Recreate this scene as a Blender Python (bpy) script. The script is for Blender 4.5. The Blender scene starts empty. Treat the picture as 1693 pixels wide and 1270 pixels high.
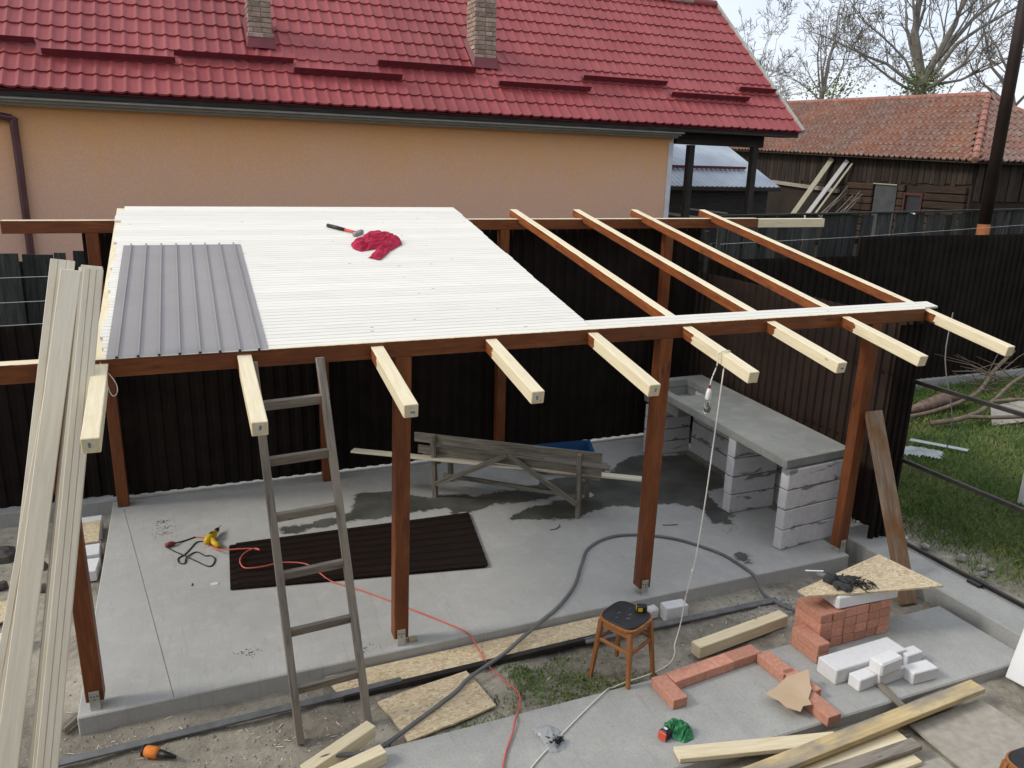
import bpy, math, random
from mathutils import Vector, Matrix, noise
R = math.radians
rnd = random.Random(11)
scn = bpy.context.scene

# ------------------------------------------------------------------ camera
cam_d = bpy.data.cameras.new('camera')
cam_d.sensor_width = 36.0
cam_d.lens = 27.80
cam_d.clip_end = 900
cam_o = bpy.data.objects.new('camera', cam_d)
scn.collection.objects.link(cam_o)
scn.camera = cam_o
def cam_matrix(yaw, pitch, roll):
    f = Vector((math.sin(yaw)*math.cos(pitch), math.cos(yaw)*math.cos(pitch), -math.sin(pitch)))
    r = Vector((math.cos(yaw), -math.sin(yaw), 0)); d = f.cross(r)
    c, s = math.cos(roll), math.sin(roll)
    rr = c*r + s*d; dd = -s*r + c*d
    return Matrix((rr, -dd, -f)).transposed().to_4x4()
cam_o.matrix_world = Matrix.Translation((0.795, -5.024, 3.473)) @ cam_matrix(0.399, 0.273, -0.026)

# ------------------------------------------------------------------ sky, sun, exposure
SUN_TO = Vector((-0.80, 0.16, 0.60)).normalized()
sun_el = math.asin(SUN_TO.z); sun_az = math.atan2(SUN_TO.x, SUN_TO.y)
w = bpy.data.worlds.new('World'); scn.world = w; w.use_nodes = True
nt = w.node_tree; nt.nodes.clear()
def wn(t): return nt.nodes.new(t)
sky = wn('ShaderNodeTexSky'); sky.sky_type = 'NISHITA'; sky.sun_disc = False
sky.sun_elevation = sun_el; sky.sun_rotation = sun_az
sky.air_density = 1.0; sky.dust_density = 4.0; sky.ozone_density = 1.5; sky.altitude = 300
bg1 = wn('ShaderNodeBackground'); bg1.inputs['Strength'].default_value = 0.12
bg2 = wn('ShaderNodeBackground'); bg2.inputs['Strength'].default_value = 1.0
tc = wn('ShaderNodeTexCoord'); mp = wn('ShaderNodeMapping'); mp.inputs['Scale'].default_value = (1, 1, 2.4)
nz = wn('ShaderNodeTexNoise'); nz.inputs['Scale'].default_value = 2.3; nz.inputs['Detail'].default_value = 6; nz.inputs['Roughness'].default_value = .55
cr = wn('ShaderNodeValToRGB')
cr.color_ramp.elements[0].position = .33; cr.color_ramp.elements[0].color = (.68, .77, .92, 1)
cr.color_ramp.elements[1].position = .62; cr.color_ramp.elements[1].color = (.95, .955, .98, 1)
mx = wn('ShaderNodeMixShader'); mx.inputs[0].default_value = .84
out = wn('ShaderNodeOutputWorld')
nt.links.new(tc.outputs['Generated'], mp.inputs['Vector']); nt.links.new(mp.outputs[0], nz.inputs['Vector'])
nt.links.new(nz.outputs['Fac'], cr.inputs[0]); nt.links.new(cr.outputs[0], bg2.inputs['Color'])
nt.links.new(sky.outputs[0], bg1.inputs['Color'])
nt.links.new(bg1.outputs[0], mx.inputs[1]); nt.links.new(bg2.outputs[0], mx.inputs[2]); nt.links.new(mx.outputs[0], out.inputs[0])
sd = bpy.data.lights.new('sun', 'SUN'); sd.energy = 1.5; sd.angle = R(13); sd.color = (1, .94, .83)
so = bpy.data.objects.new('sun', sd); scn.collection.objects.link(so)
so.rotation_euler = (-SUN_TO).to_track_quat('-Z', 'Y').to_euler()
vs = scn.view_settings
vs.view_transform = 'Standard'; vs.look = 'None'; vs.exposure = 0.34; vs.gamma = 1.0; vs.use_curve_mapping = False

# ------------------------------------------------------------------ materials
MATS = {}
def newmat(name):
    m = bpy.data.materials.new(name); m.use_nodes = True
    t = m.node_tree; b = t.nodes['Principled BSDF']; MATS[name] = m
    return m, t, b
def N(t, kind, **inp):
    n = t.nodes.new(kind)
    for k, v in inp.items():
        if k in n.inputs: n.inputs[k].default_value = v
        else: setattr(n, k, v)
    return n
def c4(c): return (c[0], c[1], c[2], 1)
def ramp(t, fac, stops):
    r = t.nodes.new('ShaderNodeValToRGB'); e = r.color_ramp.elements
    while len(e) < len(stops): e.new(.5)
    for i, (p, c) in enumerate(stops):
        e[i].position = p; e[i].color = c4(c) if len(c) == 3 else c
    t.links.new(fac, r.inputs[0]); return r.outputs[0]
def coords(t, scale=(1, 1, 1), rand=True, world=False):
    tc = t.nodes.new('ShaderNodeTexCoord')
    if world:
        g = t.nodes.new('ShaderNodeNewGeometry'); src = g.outputs['Position']
    else: src = tc.outputs['Object']
    if rand:
        oi = t.nodes.new('ShaderNodeObjectInfo')
        mul = N(t, 'ShaderNodeMath', operation='MULTIPLY'); mul.inputs[1].default_value = 37.0
        t.links.new(oi.outputs['Random'], mul.inputs[0])
        add = N(t, 'ShaderNodeVectorMath', operation='ADD')
        t.links.new(src, add.inputs[0]); t.links.new(mul.outputs[0], add.inputs[1]); src = add.outputs[0]
    mp = t.nodes.new('ShaderNodeMapping'); mp.inputs['Scale'].default_value = scale
    t.links.new(src, mp.inputs['Vector']); return mp.outputs[0]
def noise_(t, vec, scale, detail=5, rough=.55, dist=0):
    n = N(t, 'ShaderNodeTexNoise'); n.inputs['Scale'].default_value = scale; n.inputs['Detail'].default_value = detail
    n.inputs['Roughness'].default_value = rough; n.inputs['Distortion'].default_value = dist
    t.links.new(vec, n.inputs['Vector']); return n.outputs['Fac']
def mixc(t, fac, a, b, mode='MIX'):
    m = t.nodes.new('ShaderNodeMix'); m.data_type = 'RGBA'; m.blend_type = mode
    if isinstance(fac, (int, float)): m.inputs[0].default_value = fac
    else: t.links.new(fac, m.inputs[0])
    for i, v in ((6, a), (7, b)):
        if isinstance(v, tuple): m.inputs[i].default_value = c4(v)
        else: t.links.new(v, m.inputs[i])
    return m.outputs[2]
def mth(t, op, a, b=None, clamp=False):
    m = N(t, 'ShaderNodeMath', operation=op); m.use_clamp = clamp
    for i, v in ((0, a), (1, b)):
        if v is None: continue
        if isinstance(v, (int, float)): m.inputs[i].default_value = v
        else: t.links.new(v, m.inputs[i])
    return m.outputs[0]
def vary(t, col, amt):
    oi = t.nodes.new('ShaderNodeObjectInfo')
    mr = N(t, 'ShaderNodeMapRange'); mr.inputs[3].default_value = 1-amt; mr.inputs[4].default_value = 1+amt
    t.links.new(oi.outputs['Random'], mr.inputs[0])
    h = t.nodes.new('ShaderNodeHueSaturation'); t.links.new(mr.outputs[0], h.inputs['Value']); t.links.new(col, h.inputs['Color'])
    return h.outputs[0]
def bump(t, b, h, strength, dist=.01):
    n = t.nodes.new('ShaderNodeBump'); n.inputs['Strength'].default_value = strength; n.inputs['Distance'].default_value = dist
    t.links.new(h, n.inputs['Height']); t.links.new(n.outputs[0], b.inputs['Normal'])

def wood(name, cd, cl, grain=(2.0, 22, 22), knots=.5, kcol=None, var=.12, rough=.62, bmp=.25, spec=.3, blotch=None):
    m, t, b = newmat(name)
    v = coords(t, grain); n1 = noise_(t, v, 2.2, 6, .62, .6)
    col = ramp(t, n1, [(.32, cd), (.66, cl)])
    v2 = coords(t, (1.2, 3, 3)); n2 = noise_(t, v2, 2.0, 4)
    if blotch: col = mixc(t, ramp(t, n2, [(.42, (0, 0, 0)), (.62, (1, 1, 1))]), col, blotch)
    if knots:
        vk = coords(t, (4.5, 9, 9)); vo = N(t, 'ShaderNodeTexVoronoi'); vo.inputs['Scale'].default_value = 1.0
        t.links.new(vk, vo.inputs['Vector'])
        k = ramp(t, vo.outputs['Distance'], [(.045, (1, 1, 1)), (.085, (0, 0, 0))])
        sx_ = t.nodes.new('ShaderNodeSeparateColor'); t.links.new(vo.outputs['Color'], sx_.inputs[0])
        k = mixc(t, ramp(t, sx_.outputs[0], [(.45, (0, 0, 0)), (.55, (1, 1, 1))]), (0, 0, 0), k)
        k = mixc(t, knots, (0, 0, 0), k)
        col = mixc(t, k, col, kcol or tuple(x*.42 for x in cd))
    col = vary(t, col, var)
    t.links.new(col, b.inputs['Base Color']); b.inputs['Roughness'].default_value = rough; b.inputs['Specular IOR Level'].default_value = spec
    bump(t, b, n1, bmp, .004)
    return m
def plain(name, c1, c2=None, scale=6, rough=.6, bmp=0, metal=0, var=0, spec=.4, detail=5, stretch=(1, 1, 1), world=False, bdist=.004, lo=.35, hi=.65):
    m, t, b = newmat(name)
    v = coords(t, stretch, rand=not world, world=world); n1 = noise_(t, v, scale, detail)
    col = ramp(t, n1, [(lo, c1), (hi, c2 or tuple(x*1.15 for x in c1))])
    if var: col = vary(t, col, var)
    t.links.new(col, b.inputs['Base Color']); b.inputs['Roughness'].default_value = rough
    b.inputs['Metallic'].default_value = metal; b.inputs['Specular IOR Level'].default_value = spec
    if bmp: bump(t, b, n1, bmp, bdist)
    return m

wood('cream_wood', (.70, .59, .38), (.83, .74, .53), knots=.85, kcol=(.40, .25, .11), var=.05, rough=.55)
wood('board_wood', (.745, .725, .655), (.825, .805, .735), grain=(1.2, 12, 12), knots=.9, kcol=(.30, .22, .14), var=.04, rough=.55, bmp=.15)
wood('bundle_wood', (.64, .58, .46), (.74, .69, .57), grain=(1.2, 18, 18), knots=.6, kcol=(.22, .13, .06), var=.08, rough=.58)
wood('grey_wood', (.115, .10, .082), (.31, .28, .24), grain=(1.6, 20, 20), knots=.5, var=.16, rough=.85, blotch=(.27, .235, .195))
wood('bench_wood', (.105, .096, .076), (.27, .25, .21), grain=(1.4, 16, 16), knots=.3, var=.16, rough=.85)
wood('old_board', (.019, .020, .018), (.064, .066, .061), grain=(1.0, 12, 12), knots=.2, var=.4, rough=.9)
wood('barn_board', (.012, .008, .006), (.045, .032, .024), grain=(1.0, 14, 14), knots=.2, var=.4, rough=.9)
wood('barn_log', (.022, .012, .008), (.055, .033, .022), grain=(.8, 9, 9), knots=.2, var=.3, rough=.9)
wood('rusty_board', (.17, .115, .075), (.32, .25, .19), grain=(1.3, 14, 14), knots=.3, var=.08, rough=.85, blotch=(.20, .10, .045))
wood('stool_wood', (.22, .085, .03), (.38, .17, .06), grain=(2, 30, 30), knots=0, var=.06, rough=.4)
wood('pale_grey_board', (.30, .30, .30), (.44, .44, .44), knots=.2, var=.1, rough=.85)
wood('pale_old_board', (.25, .23, .17), (.42, .39, .30), knots=.2, var=.15, rough=.85)
wood('mud_board', (.50, .37, .18), (.68, .55, .31), grain=(1.2, 12, 12), knots=.5, var=.08, rough=.75, blotch=(.30, .27, .22))

def stained(name, zlim=None, xlim=None, k=1.0):
    """cream timber brushed with brown stain on its sides; the top face and, for rafters, the outer end were left bare"""
    m, t, b = newmat(name)
    v = coords(t, (2.0, 20, 20)); n1 = noise_(t, v, 2.2, 6, .62, .6)
    br = ramp(t, n1, [(.30, (.16, .047, .015)), (.52, (.25, .078, .024)), (.72, (.34, .118, .037))])
    v2 = coords(t, (1.4, 5, 5)); n2 = noise_(t, v2, 2.0, 4)
    br = mixc(t, ramp(t, n2, [(.40, (0, 0, 0)), (.66, (.55, .55, .55))]), br, (.13, .042, .020))
    vk = coords(t, (3.0, 9, 9)); vo = N(t, 'ShaderNodeTexVoronoi'); vo.inputs['Scale'].default_value = 1.0; t.links.new(vk, vo.inputs['Vector'])
    br = mixc(t, ramp(t, vo.outputs['Distance'], [(.06, (.7, .7, .7)), (.17, (0, 0, 0))]), br, (.06, .018, .009))
    br = vary(t, br, .1)
    br = mixc(t, 1.0, br, (k, k*.98, k*.95), 'MULTIPLY')
    if zlim is not None:
        cw = ramp(t, n1, [(.32, (.72, .61, .40)), (.66, (.83, .75, .54))])
        sx_ = t.nodes.new('ShaderNodeSeparateColor'); t.links.new(vo.outputs['Color'], sx_.inputs[0])
        kn = mixc(t, ramp(t, sx_.outputs[0], [(.4, (0, 0, 0)), (.5, (1, 1, 1))]), (0, 0, 0), ramp(t, vo.outputs['Distance'], [(.05, (.9, .9, .9)), (.10, (0, 0, 0))]))
        cw = mixc(t, kn, cw, (.40, .24, .11)); cw = mixc(t, ramp(t, n2, [(.55, (0, 0, 0)), (.72, (.35, .35, .35))]), cw, (.56, .46, .30))
        tc = t.nodes.new('ShaderNodeTexCoord'); sp = t.nodes.new('ShaderNodeSeparateXYZ'); t.links.new(tc.outputs['Object'], sp.inputs[0])
        nn = noise_(t, coords(t, (9, 9, 9)), 3, 3)
        zz = mth(t, 'ADD', sp.outputs['Z'], mth(t, 'MULTIPLY', mth(t, 'SUBTRACT', nn, .5), .006))
        bare = mth(t, 'GREATER_THAN', zz, zlim)
        if xlim is not None:
            oi = t.nodes.new('ShaderNodeObjectInfo')
            lim = mth(t, 'ADD', mth(t, 'MULTIPLY', oi.outputs['Random'], .07), xlim)
            xx = mth(t, 'ADD', sp.outputs['X'], mth(t, 'MULTIPLY', mth(t, 'SUBTRACT', nn, .5), .10))
            bare = mth(t, 'MAXIMUM', bare, mth(t, 'GREATER_THAN', xx, lim))
        br = mixc(t, bare, br, cw)
    t.links.new(br, b.inputs['Base Color']); b.inputs['Roughness'].default_value = .48; b.inputs['Specular IOR Level'].default_value = .35
    bump(t, b, n1, .25, .004)
stained('stained_wood', k=.80); stained('stained_beam', zlim=.0535, k=.82); stained('stained_rafter', zlim=.0385, xlim=.09)  # k darkens the stain of posts and beams for the shade they stand in

def concrete(name, c1, c2, spots=.5, sc=1.0):
    m, t, b = newmat(name)
    v = coords(t, rand=False, world=True)
    n1 = noise_(t, v, 1.3*sc, 8, .62, .4); n2 = noise_(t, v, 30, 6, .7); n3 = noise_(t, v, 7, 5)
    col = ramp(t, n1, [(.30, c1), (.70, c2)])
    col = mixc(t, ramp(t, n3, [(.5, (0, 0, 0)), (.75, (.5, .5, .5))]), col, tuple(x*1.12 for x in c2))
    col = mixc(t, ramp(t, n2, [(.60, (0, 0, 0)), (.72, (spots, spots, spots))]), col, tuple(x*.62 for x in c1))
    vs_ = coords(t, (3, 14, 1), rand=False, world=True); n4 = noise_(t, vs_, 1.6, 5)
    col = mixc(t, ramp(t, n4, [(.55, (0, 0, 0)), (.72, (.35, .35, .35))]), col, (.42, .40, .35))
    n5 = noise_(t, v, 110, 3, .6); col = mixc(t, ramp(t, n5, [(.36, (.5, .5, .5)), (.48, (0, 0, 0))]), col, tuple(x*.74 for x in c1))
    n6 = noise_(t, coords(t, (22, 2.5, 1), rand=False, world=True), 1.0, 4, .6, 1.5); col = mixc(t, ramp(t, n6, [(.56, (0, 0, 0)), (.70, (.45, .45, .45))]), col, tuple(x*.84 for x in c1))
    t.links.new(col, b.inputs['Base Color']); b.inputs['Roughness'].default_value = .82; b.inputs['Specular IOR Level'].default_value = .3
    bump(t, b, n2, .25, .003)
concrete('slab_concrete', (.385, .39, .38), (.485, .485, .465)); concrete('path_concrete', (.335, .34, .33), (.435, .435, .415))
concrete('counter_concrete', (.22, .23, .215), (.36, .37, .35), spots=.25)
concrete('kerb_concrete', (.30, .31, .30), (.40, .405, .39))
def wet():
    m, t, b = newmat('wet_concrete')
    v = coords(t, rand=False, world=True); n1 = noise_(t, v, 3, 5); n2 = noise_(t, v, 6, 6, .65); n3 = noise_(t, v, 25, 4)
    col = ramp(t, n1, [(.35, (.065, .068, .058)), (.65, (.125, .127, .112))])
    at_ = t.nodes.new('ShaderNodeAttribute'); at_.attribute_name = 'inset'
    d = mth(t, 'ADD', at_.outputs['Fac'], mth(t, 'MULTIPLY', mth(t, 'SUBTRACT', n2, .5), .28))
    d = mth(t, 'ADD', d, mth(t, 'MULTIPLY', mth(t, 'SUBTRACT', n3, .5), .05))
    mr = N(t, 'ShaderNodeMapRange'); mr.interpolation_type = 'SMOOTHSTEP'; mr.inputs[1].default_value = -.015; mr.inputs[2].default_value = .05; t.links.new(d, mr.inputs[0])
    t.links.new(mth(t, 'MULTIPLY', mr.outputs[0], .95), b.inputs['Alpha']); t.links.new(col, b.inputs['Base Color'])
    b.inputs['Roughness'].default_value = .5; b.inputs['Specular IOR Level'].default_value = .35
wet()
plain('aac', (.70, .705, .715), (.75, .755, .765), scale=30, rough=.9, bmp=.3, var=.04)
def mortared():
    m, t, b = newmat('aac_mortar')
    v = coords(t, (1, 1, 1)); n1 = noise_(t, v, 20, 5); col = ramp(t, n1, [(.35, (.62, .62, .645)), (.65, (.70, .70, .72))])
    n2 = noise_(t, coords(t, (1.5, 1.5, 4)), 2.2, 5, .6, .8)
    tc = t.nodes.new('ShaderNodeTexCoord'); sp = t.nodes.new('ShaderNodeSeparateXYZ'); t.links.new(tc.outputs['Object'], sp.inputs[0])
    edge = mth(t, 'MULTIPLY', mth(t, 'ABSOLUTE', sp.outputs['Z']), 1.9)
    f = ramp(t, mth(t, 'ADD', n2, edge), [(.70, (0, 0, 0)), (.75, (1, 1, 1))])
    col = mixc(t, f, col, (.23, .235, .24))
    t.links.new(col, b.inputs['Base Color']); b.inputs['Roughness'].default_value = .9; bump(t, b, n1, .3, .004)
mortared()
plain('mortar', (.15, .155, .16), (.22, .225, .23), scale=14, rough=.95, bmp=.4)
plain('paver_red', (.49, .225, .155), (.60, .30, .215), scale=42, rough=.9, bmp=.7, var=.2)
plain('chimney_brick', (.25, .175, .135), (.40, .31, .25), scale=9, rough=.92, bmp=.4, var=.28)
plain('chimney_mortar', (.17, .155, .13), (.26, .24, .21), scale=14, rough=.95, bmp=.3)
def red_roof():
    m, t, b = newmat('roof_red')
    v = coords(t, rand=False, world=True); sp = t.nodes.new('ShaderNodeSeparateXYZ'); t.links.new(v, sp.inputs[0])
    n1 = noise_(t, v, 1.3, 7, .6); n2 = noise_(t, coords(t, (9, 1.2, 1.2), rand=False, world=True), 1.0, 5, .65); n3 = noise_(t, v, 38, 3, .6)
    col = ramp(t, n1, [(.32, (.265, .046, .050)), (.68, (.325, .068, .070))])
    wn_ = t.nodes.new('ShaderNodeTexWhiteNoise'); wn_.noise_dimensions = '1D'      # one tone for each 1.09 m wide pressed sheet
    t.links.new(mth(t, 'FLOOR', mth(t, 'DIVIDE', sp.outputs['X'], 1.089)), wn_.inputs['W'])
    mr = N(t, 'ShaderNodeMapRange'); mr.inputs[3].default_value = .90; mr.inputs[4].default_value = 1.10; t.links.new(wn_.outputs['Value'], mr.inputs[0])
    h = t.nodes.new('ShaderNodeHueSaturation'); t.links.new(mr.outputs[0], h.inputs['Value']); t.links.new(col, h.inputs['Color']); col = vary(t, h.outputs[0], .04)
    col = mixc(t, ramp(t, n2, [(.52, (0, 0, 0)), (.74, (.5, .5, .5))]), col, (.15, .045, .042))
    col = mixc(t, ramp(t, n3, [(.66, (0, 0, 0)), (.72, (.6, .6, .6))]), col, (.12, .05, .045))
    t.links.new(col, b.inputs['Base Color']); b.inputs['Roughness'].default_value = .55; b.inputs['Specular IOR Level'].default_value = .4
red_roof()
plain('guard_red', (.13, .018, .028), (.165, .026, .036), scale=5, rough=.45)
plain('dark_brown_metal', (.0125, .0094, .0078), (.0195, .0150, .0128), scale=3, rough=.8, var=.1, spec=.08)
plain('lit_brown_metal', (.026, .0165, .013), (.038, .024, .019), scale=3, rough=.5, var=.1, spec=.3)  # fence brown lightened for the side that catches the light
plain('sheet_brown', (.014, .0088, .0072), (.022, .014, .0115), scale=4, rough=.6, spec=.15, stretch=(1, 6, 1))
plain('sheet_grey', (.25, .237, .236), (.285, .271, .268), scale=2, rough=.38, spec=.5)
plain('black_steel', (.016, .014, .013), (.035, .030, .027), scale=8, rough=.5, bmp=.05)
plain('rail_grey', (.10, .105, .11), (.19, .195, .20), scale=6, rough=.6)
plain('zinc', (.48, .50, .46), (.62, .63, .60), scale=14, rough=.42, metal=.6)
plain('dark_board', (.016, .013, .011), (.036, .030, .026), scale=5, rough=.8, stretch=(.6, 5, 5), var=.2)
plain('soffit_grey', (.32, .33, .30), (.40, .41, .38), scale=5, rough=.6, var=.05)
plain('trim_white', (.55, .57, .62), (.66, .68, .72), scale=4, rough=.5)
plain('downpipe', (.075, .030, .035), (.10, .042, .046), scale=4, rough=.4)
plain('grey_tin', (.33, .385, .44), (.45, .50, .56), scale=1.5, rough=.45, metal=.25, stretch=(1, 1, 1))
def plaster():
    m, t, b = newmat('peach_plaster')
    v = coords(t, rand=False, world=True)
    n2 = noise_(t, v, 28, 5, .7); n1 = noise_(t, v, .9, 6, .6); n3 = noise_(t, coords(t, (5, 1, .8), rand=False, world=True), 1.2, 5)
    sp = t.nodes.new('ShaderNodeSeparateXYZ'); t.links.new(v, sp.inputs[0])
    # orange paint, turning pinkish grey below a ragged line
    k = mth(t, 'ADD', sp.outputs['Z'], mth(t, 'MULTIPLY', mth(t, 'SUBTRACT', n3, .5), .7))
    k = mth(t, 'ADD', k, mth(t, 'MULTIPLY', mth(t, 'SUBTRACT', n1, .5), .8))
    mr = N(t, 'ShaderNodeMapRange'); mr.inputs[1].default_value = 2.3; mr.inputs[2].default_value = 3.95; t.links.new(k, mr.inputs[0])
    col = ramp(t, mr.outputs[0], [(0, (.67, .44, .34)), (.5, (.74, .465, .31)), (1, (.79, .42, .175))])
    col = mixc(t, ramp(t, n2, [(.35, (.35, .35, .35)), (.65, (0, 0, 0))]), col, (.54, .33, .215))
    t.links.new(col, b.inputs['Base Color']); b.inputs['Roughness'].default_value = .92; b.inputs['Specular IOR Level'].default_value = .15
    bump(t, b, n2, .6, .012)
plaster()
plain('added_house_plaster', (.27, .25, .22), (.33, .31, .27), scale=8, rough=.9)
plain('clay_tile', (.17, .075, .050), (.36, .165, .115), scale=1.1, rough=.85, bmp=.2, detail=8, stretch=(1, 1, 1))
def clay(name, a, b_, c_):
    m, t, bb = newmat(name)
    v = coords(t, rand=False, world=True); n1 = noise_(t, v, .55, 7, .6); n2 = noise_(t, v, 5, 4, .7)
    col = ramp(t, n1, [(.32, a), (.5, b_), (.68, c_)])
    col = mixc(t, ramp(t, n2, [(.45, (0, 0, 0)), (.7, (.7, .7, .7))]), col, (.30, .27, .24))
    t.links.new(col, bb.inputs['Base Color']); bb.inputs['Roughness'].default_value = .88
clay('clay_roof', (.30, .135, .08), (.225, .098, .065), (.19, .115, .092)); clay('clay_hip', (.24, .115, .088), (.20, .10, .08), (.20, .14, .12))
plain('barn_door', (.040, .042, .045), (.060, .062, .066), scale=4, rough=.8)
plain('barn_frame', (.05, .014, .012), (.08, .022, .018), scale=4, rough=.8)
plain('clay_cap', (.25, .11, .08), (.33, .155, .12), scale=4, rough=.85, var=.15)
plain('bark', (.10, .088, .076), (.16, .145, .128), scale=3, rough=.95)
plain('twig', (.16, .145, .125), (.23, .21, .185), scale=3, rough=.95)  # kept pale so the distant crowns look hazy
plain('ivy', (.10, .15, .035), (.19, .24, .07), scale=1.2, rough=.8)
plain('branch_wood', (.125, .092, .064), (.21, .165, .12), scale=9, rough=.9, bmp=.2)
plain('hose_grey', (.13, .135, .14), (.18, .185, .19), scale=5, rough=.5)
plain('cord_orange', (.58, .115, .085), (.66, .15, .11), scale=5, rough=.5)
plain('cord_white', (.72, .71, .66), (.80, .79, .74), scale=5, rough=.5)
plain('black_plastic', (.012, .012, .013), (.022, .022, .024), scale=8, rough=.45)
plain('tool_yellow', (.62, .39, .012), (.70, .46, .02), scale=6, rough=.4)
plain('tool_red', (.62, .07, .04), (.70, .10, .05), scale=6, rough=.4)
plain('plug_red', (.20, .035, .03), (.26, .05, .04), scale=6, rough=.5)
plain('spool_orange', (.72, .20, .03), (.80, .26, .05), scale=40, rough=.8, bmp=.6)
plain('jacket_red', (.36, .018, .050), (.47, .030, .075), scale=12, rough=.85, bmp=.15, spec=.2)
plain('steel', (.22, .22, .22), (.34, .34, .34), scale=10, rough=.4, metal=.7)
plain('glove_grey', (.030, .032, .034), (.055, .058, .060), scale=30, rough=.9, bmp=.3)
plain('glove_white', (.45, .47, .50), (.55, .57, .60), scale=30, rough=.9, bmp=.3)
plain('screw_black', (.010, .010, .011), (.03, .03, .032), scale=30, rough=.4, metal=.3)
plain('seat_black', (.013, .014, .017), (.026, .027, .031), scale=9, rough=.55, spec=.4)
plain('scuff', (.10, .10, .11), (.16, .16, .17), scale=9, rough=.8)
plain('green_bag', (.010, .14, .045), (.05, .30, .12), scale=14, rough=.35, spec=.5)
plain('cardboard', (.50, .37, .245), (.57, .43, .295), scale=5, rough=.9)
plain('sticker_white', (.66, .67, .70), (.72, .73, .75), scale=9, rough=.5)
plain('print_dark', (.06, .06, .07), scale=9, rough=.6)
plain('white_pvc', (.74, .76, .78), (.80, .81, .83), scale=3, rough=.35)
plain('blue_plastic', (.010, .06, .17), (.016, .085, .22), scale=3, rough=.35, spec=.5)
plain('rubble', (.22, .215, .20), (.42, .41, .39), scale=12, rough=.95, var=.2)
plain('plywood', (.34, .315, .27), (.43, .40, .345), scale=16, rough=.85, bmp=.1, detail=8)
plain('pole_brown', (.020, .013, .011), (.034, .022, .018), scale=2, rough=.5)
plain('rust', (.22, .07, .02), (.30, .11, .035), scale=6, rough=.85)
plain('rock_dark', (.05, .045, .04), (.12, .11, .10), scale=9, rough=.95)
plain('log_bark', (.10, .065, .05), (.22, .15, .12), scale=12, rough=.95, bmp=.5)
def osb():
    m, t, b = newmat('osb')
    v = coords(t); vo = N(t, 'ShaderNodeTexVoronoi'); vo.inputs['Scale'].default_value = 62
    mp = t.nodes.new('ShaderNodeMapping'); mp.inputs['Scale'].default_value = (.55, 1.5, 1); mp.inputs['Rotation'].default_value = (0, 0, .5)
    nn = N(t, 'ShaderNodeTexNoise'); nn.inputs['Scale'].default_value = 14; t.links.new(v, nn.inputs['Vector'])
    ad = N(t, 'ShaderNodeVectorMath', operation='ADD'); sc = N(t, 'ShaderNodeVectorMath', operation='SCALE'); sc.inputs['Scale'].default_value = .09
    t.links.new(nn.outputs['Color'], sc.inputs[0]); t.links.new(v, ad.inputs[0]); t.links.new(sc.outputs[0], ad.inputs[1])
    t.links.new(ad.outputs[0], mp.inputs['Vector']); t.links.new(mp.outputs[0], vo.inputs['Vector'])
    sx = t.nodes.new('ShaderNodeSeparateColor'); t.links.new(vo.outputs['Color'], sx.inputs[0])
    col = ramp(t, sx.outputs[0], [(0, (.44, .33, .19)), (.3, (.58, .46, .29)), (.75, (.66, .55, .37)), (1, (.74, .65, .48))])
    t.links.new(col, b.inputs['Base Color']); b.inputs['Roughness'].default_value = .75; bump(t, b, sx.outputs[1], .25, .003)
osb()
def ground_mat():
    m, t, b = newmat('ground')
    v = coords(t, rand=False, world=True)
    n1 = noise_(t, v, .9, 7, .6); n2 = noise_(t, v, 14, 6, .7); n3 = noise_(t, v, 60, 3, .6); n4 = noise_(t, v, 2.2, 5, .6)
    sand = ramp(t, n2, [(.3, (.34, .31, .25)), (.7, (.50, .465, .39))])
    dirt = ramp(t, n2, [(.3, (.155, .138, .112)), (.7, (.29, .265, .22))])
    col = mixc(t, ramp(t, n1, [(.40, (0, 0, 0)), (.58, (1, 1, 1))]), sand, dirt)
    col = mixc(t, ramp(t, n3, [(.60, (0, 0, 0)), (.70, (.6, .6, .6))]), col, (.42, .40, .36))
    sp = t.nodes.new('ShaderNodeSeparateXYZ'); t.links.new(v, sp.inputs[0])
    # lawn beyond the side fence, fading into bare soil along it
    x = mth(t, 'ADD', sp.outputs['X'], mth(t, 'MULTIPLY', mth(t, 'SUBTRACT', n4, .5), 1.8))
    x = mth(t, 'ADD', x, mth(t, 'MULTIPLY', sp.outputs['Y'], .12))
    g = N(t, 'ShaderNodeMapRange'); g.inputs[1].default_value = 7.35; g.inputs[2].default_value = 8.1; t.links.new(x, g.inputs[0])
    col = mixc(t, g.outputs[0], col, ramp(t, n2, [(.3, (.030, .042, .015)), (.7, (.085, .095, .040))]))
    t.links.new(col, b.inputs['Base Color']); b.inputs['Roughness'].default_value = .95; b.inputs['Specular IOR Level'].default_value = .15
    bump(t, b, n2, .8, .02)
ground_mat()
def grassmat():
    m, t, b = newmat('grass')
    v = coords(t, rand=False, world=True); n1 = noise_(t, v, 1.6, 5); n2 = noise_(t, v, 40, 2)
    col = ramp(t, n1, [(.30, (.085, .165, .036)), (.52, (.155, .245, .062)), (.72, (.28, .28, .115))])
    col = mixc(t, ramp(t, n2, [(.5, (0, 0, 0)), (.7, (.6, .6, .6))]), col, (.17, .22, .07))
    t.links.new(col, b.inputs['Base Color']); b.inputs['Roughness'].default_value = .6
grassmat()
def glassy(name, col, rough, trans, alpha=1):
    m, t, b = newmat(name); b.inputs['Base Color'].default_value = c4(col); b.inputs['Roughness'].default_value = rough
    b.inputs['Transmission Weight'].default_value = trans; b.inputs['IOR'].default_value = 1.4; b.inputs['Alpha'].default_value = alpha
glassy('bulb_glass', (.95, .95, .93), .03, .95); glassy('bag_film', (.55, .58, .62), .25, .2, .55); glassy('film_clear', (.8, .85, .9), .2, .3, .6)

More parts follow.
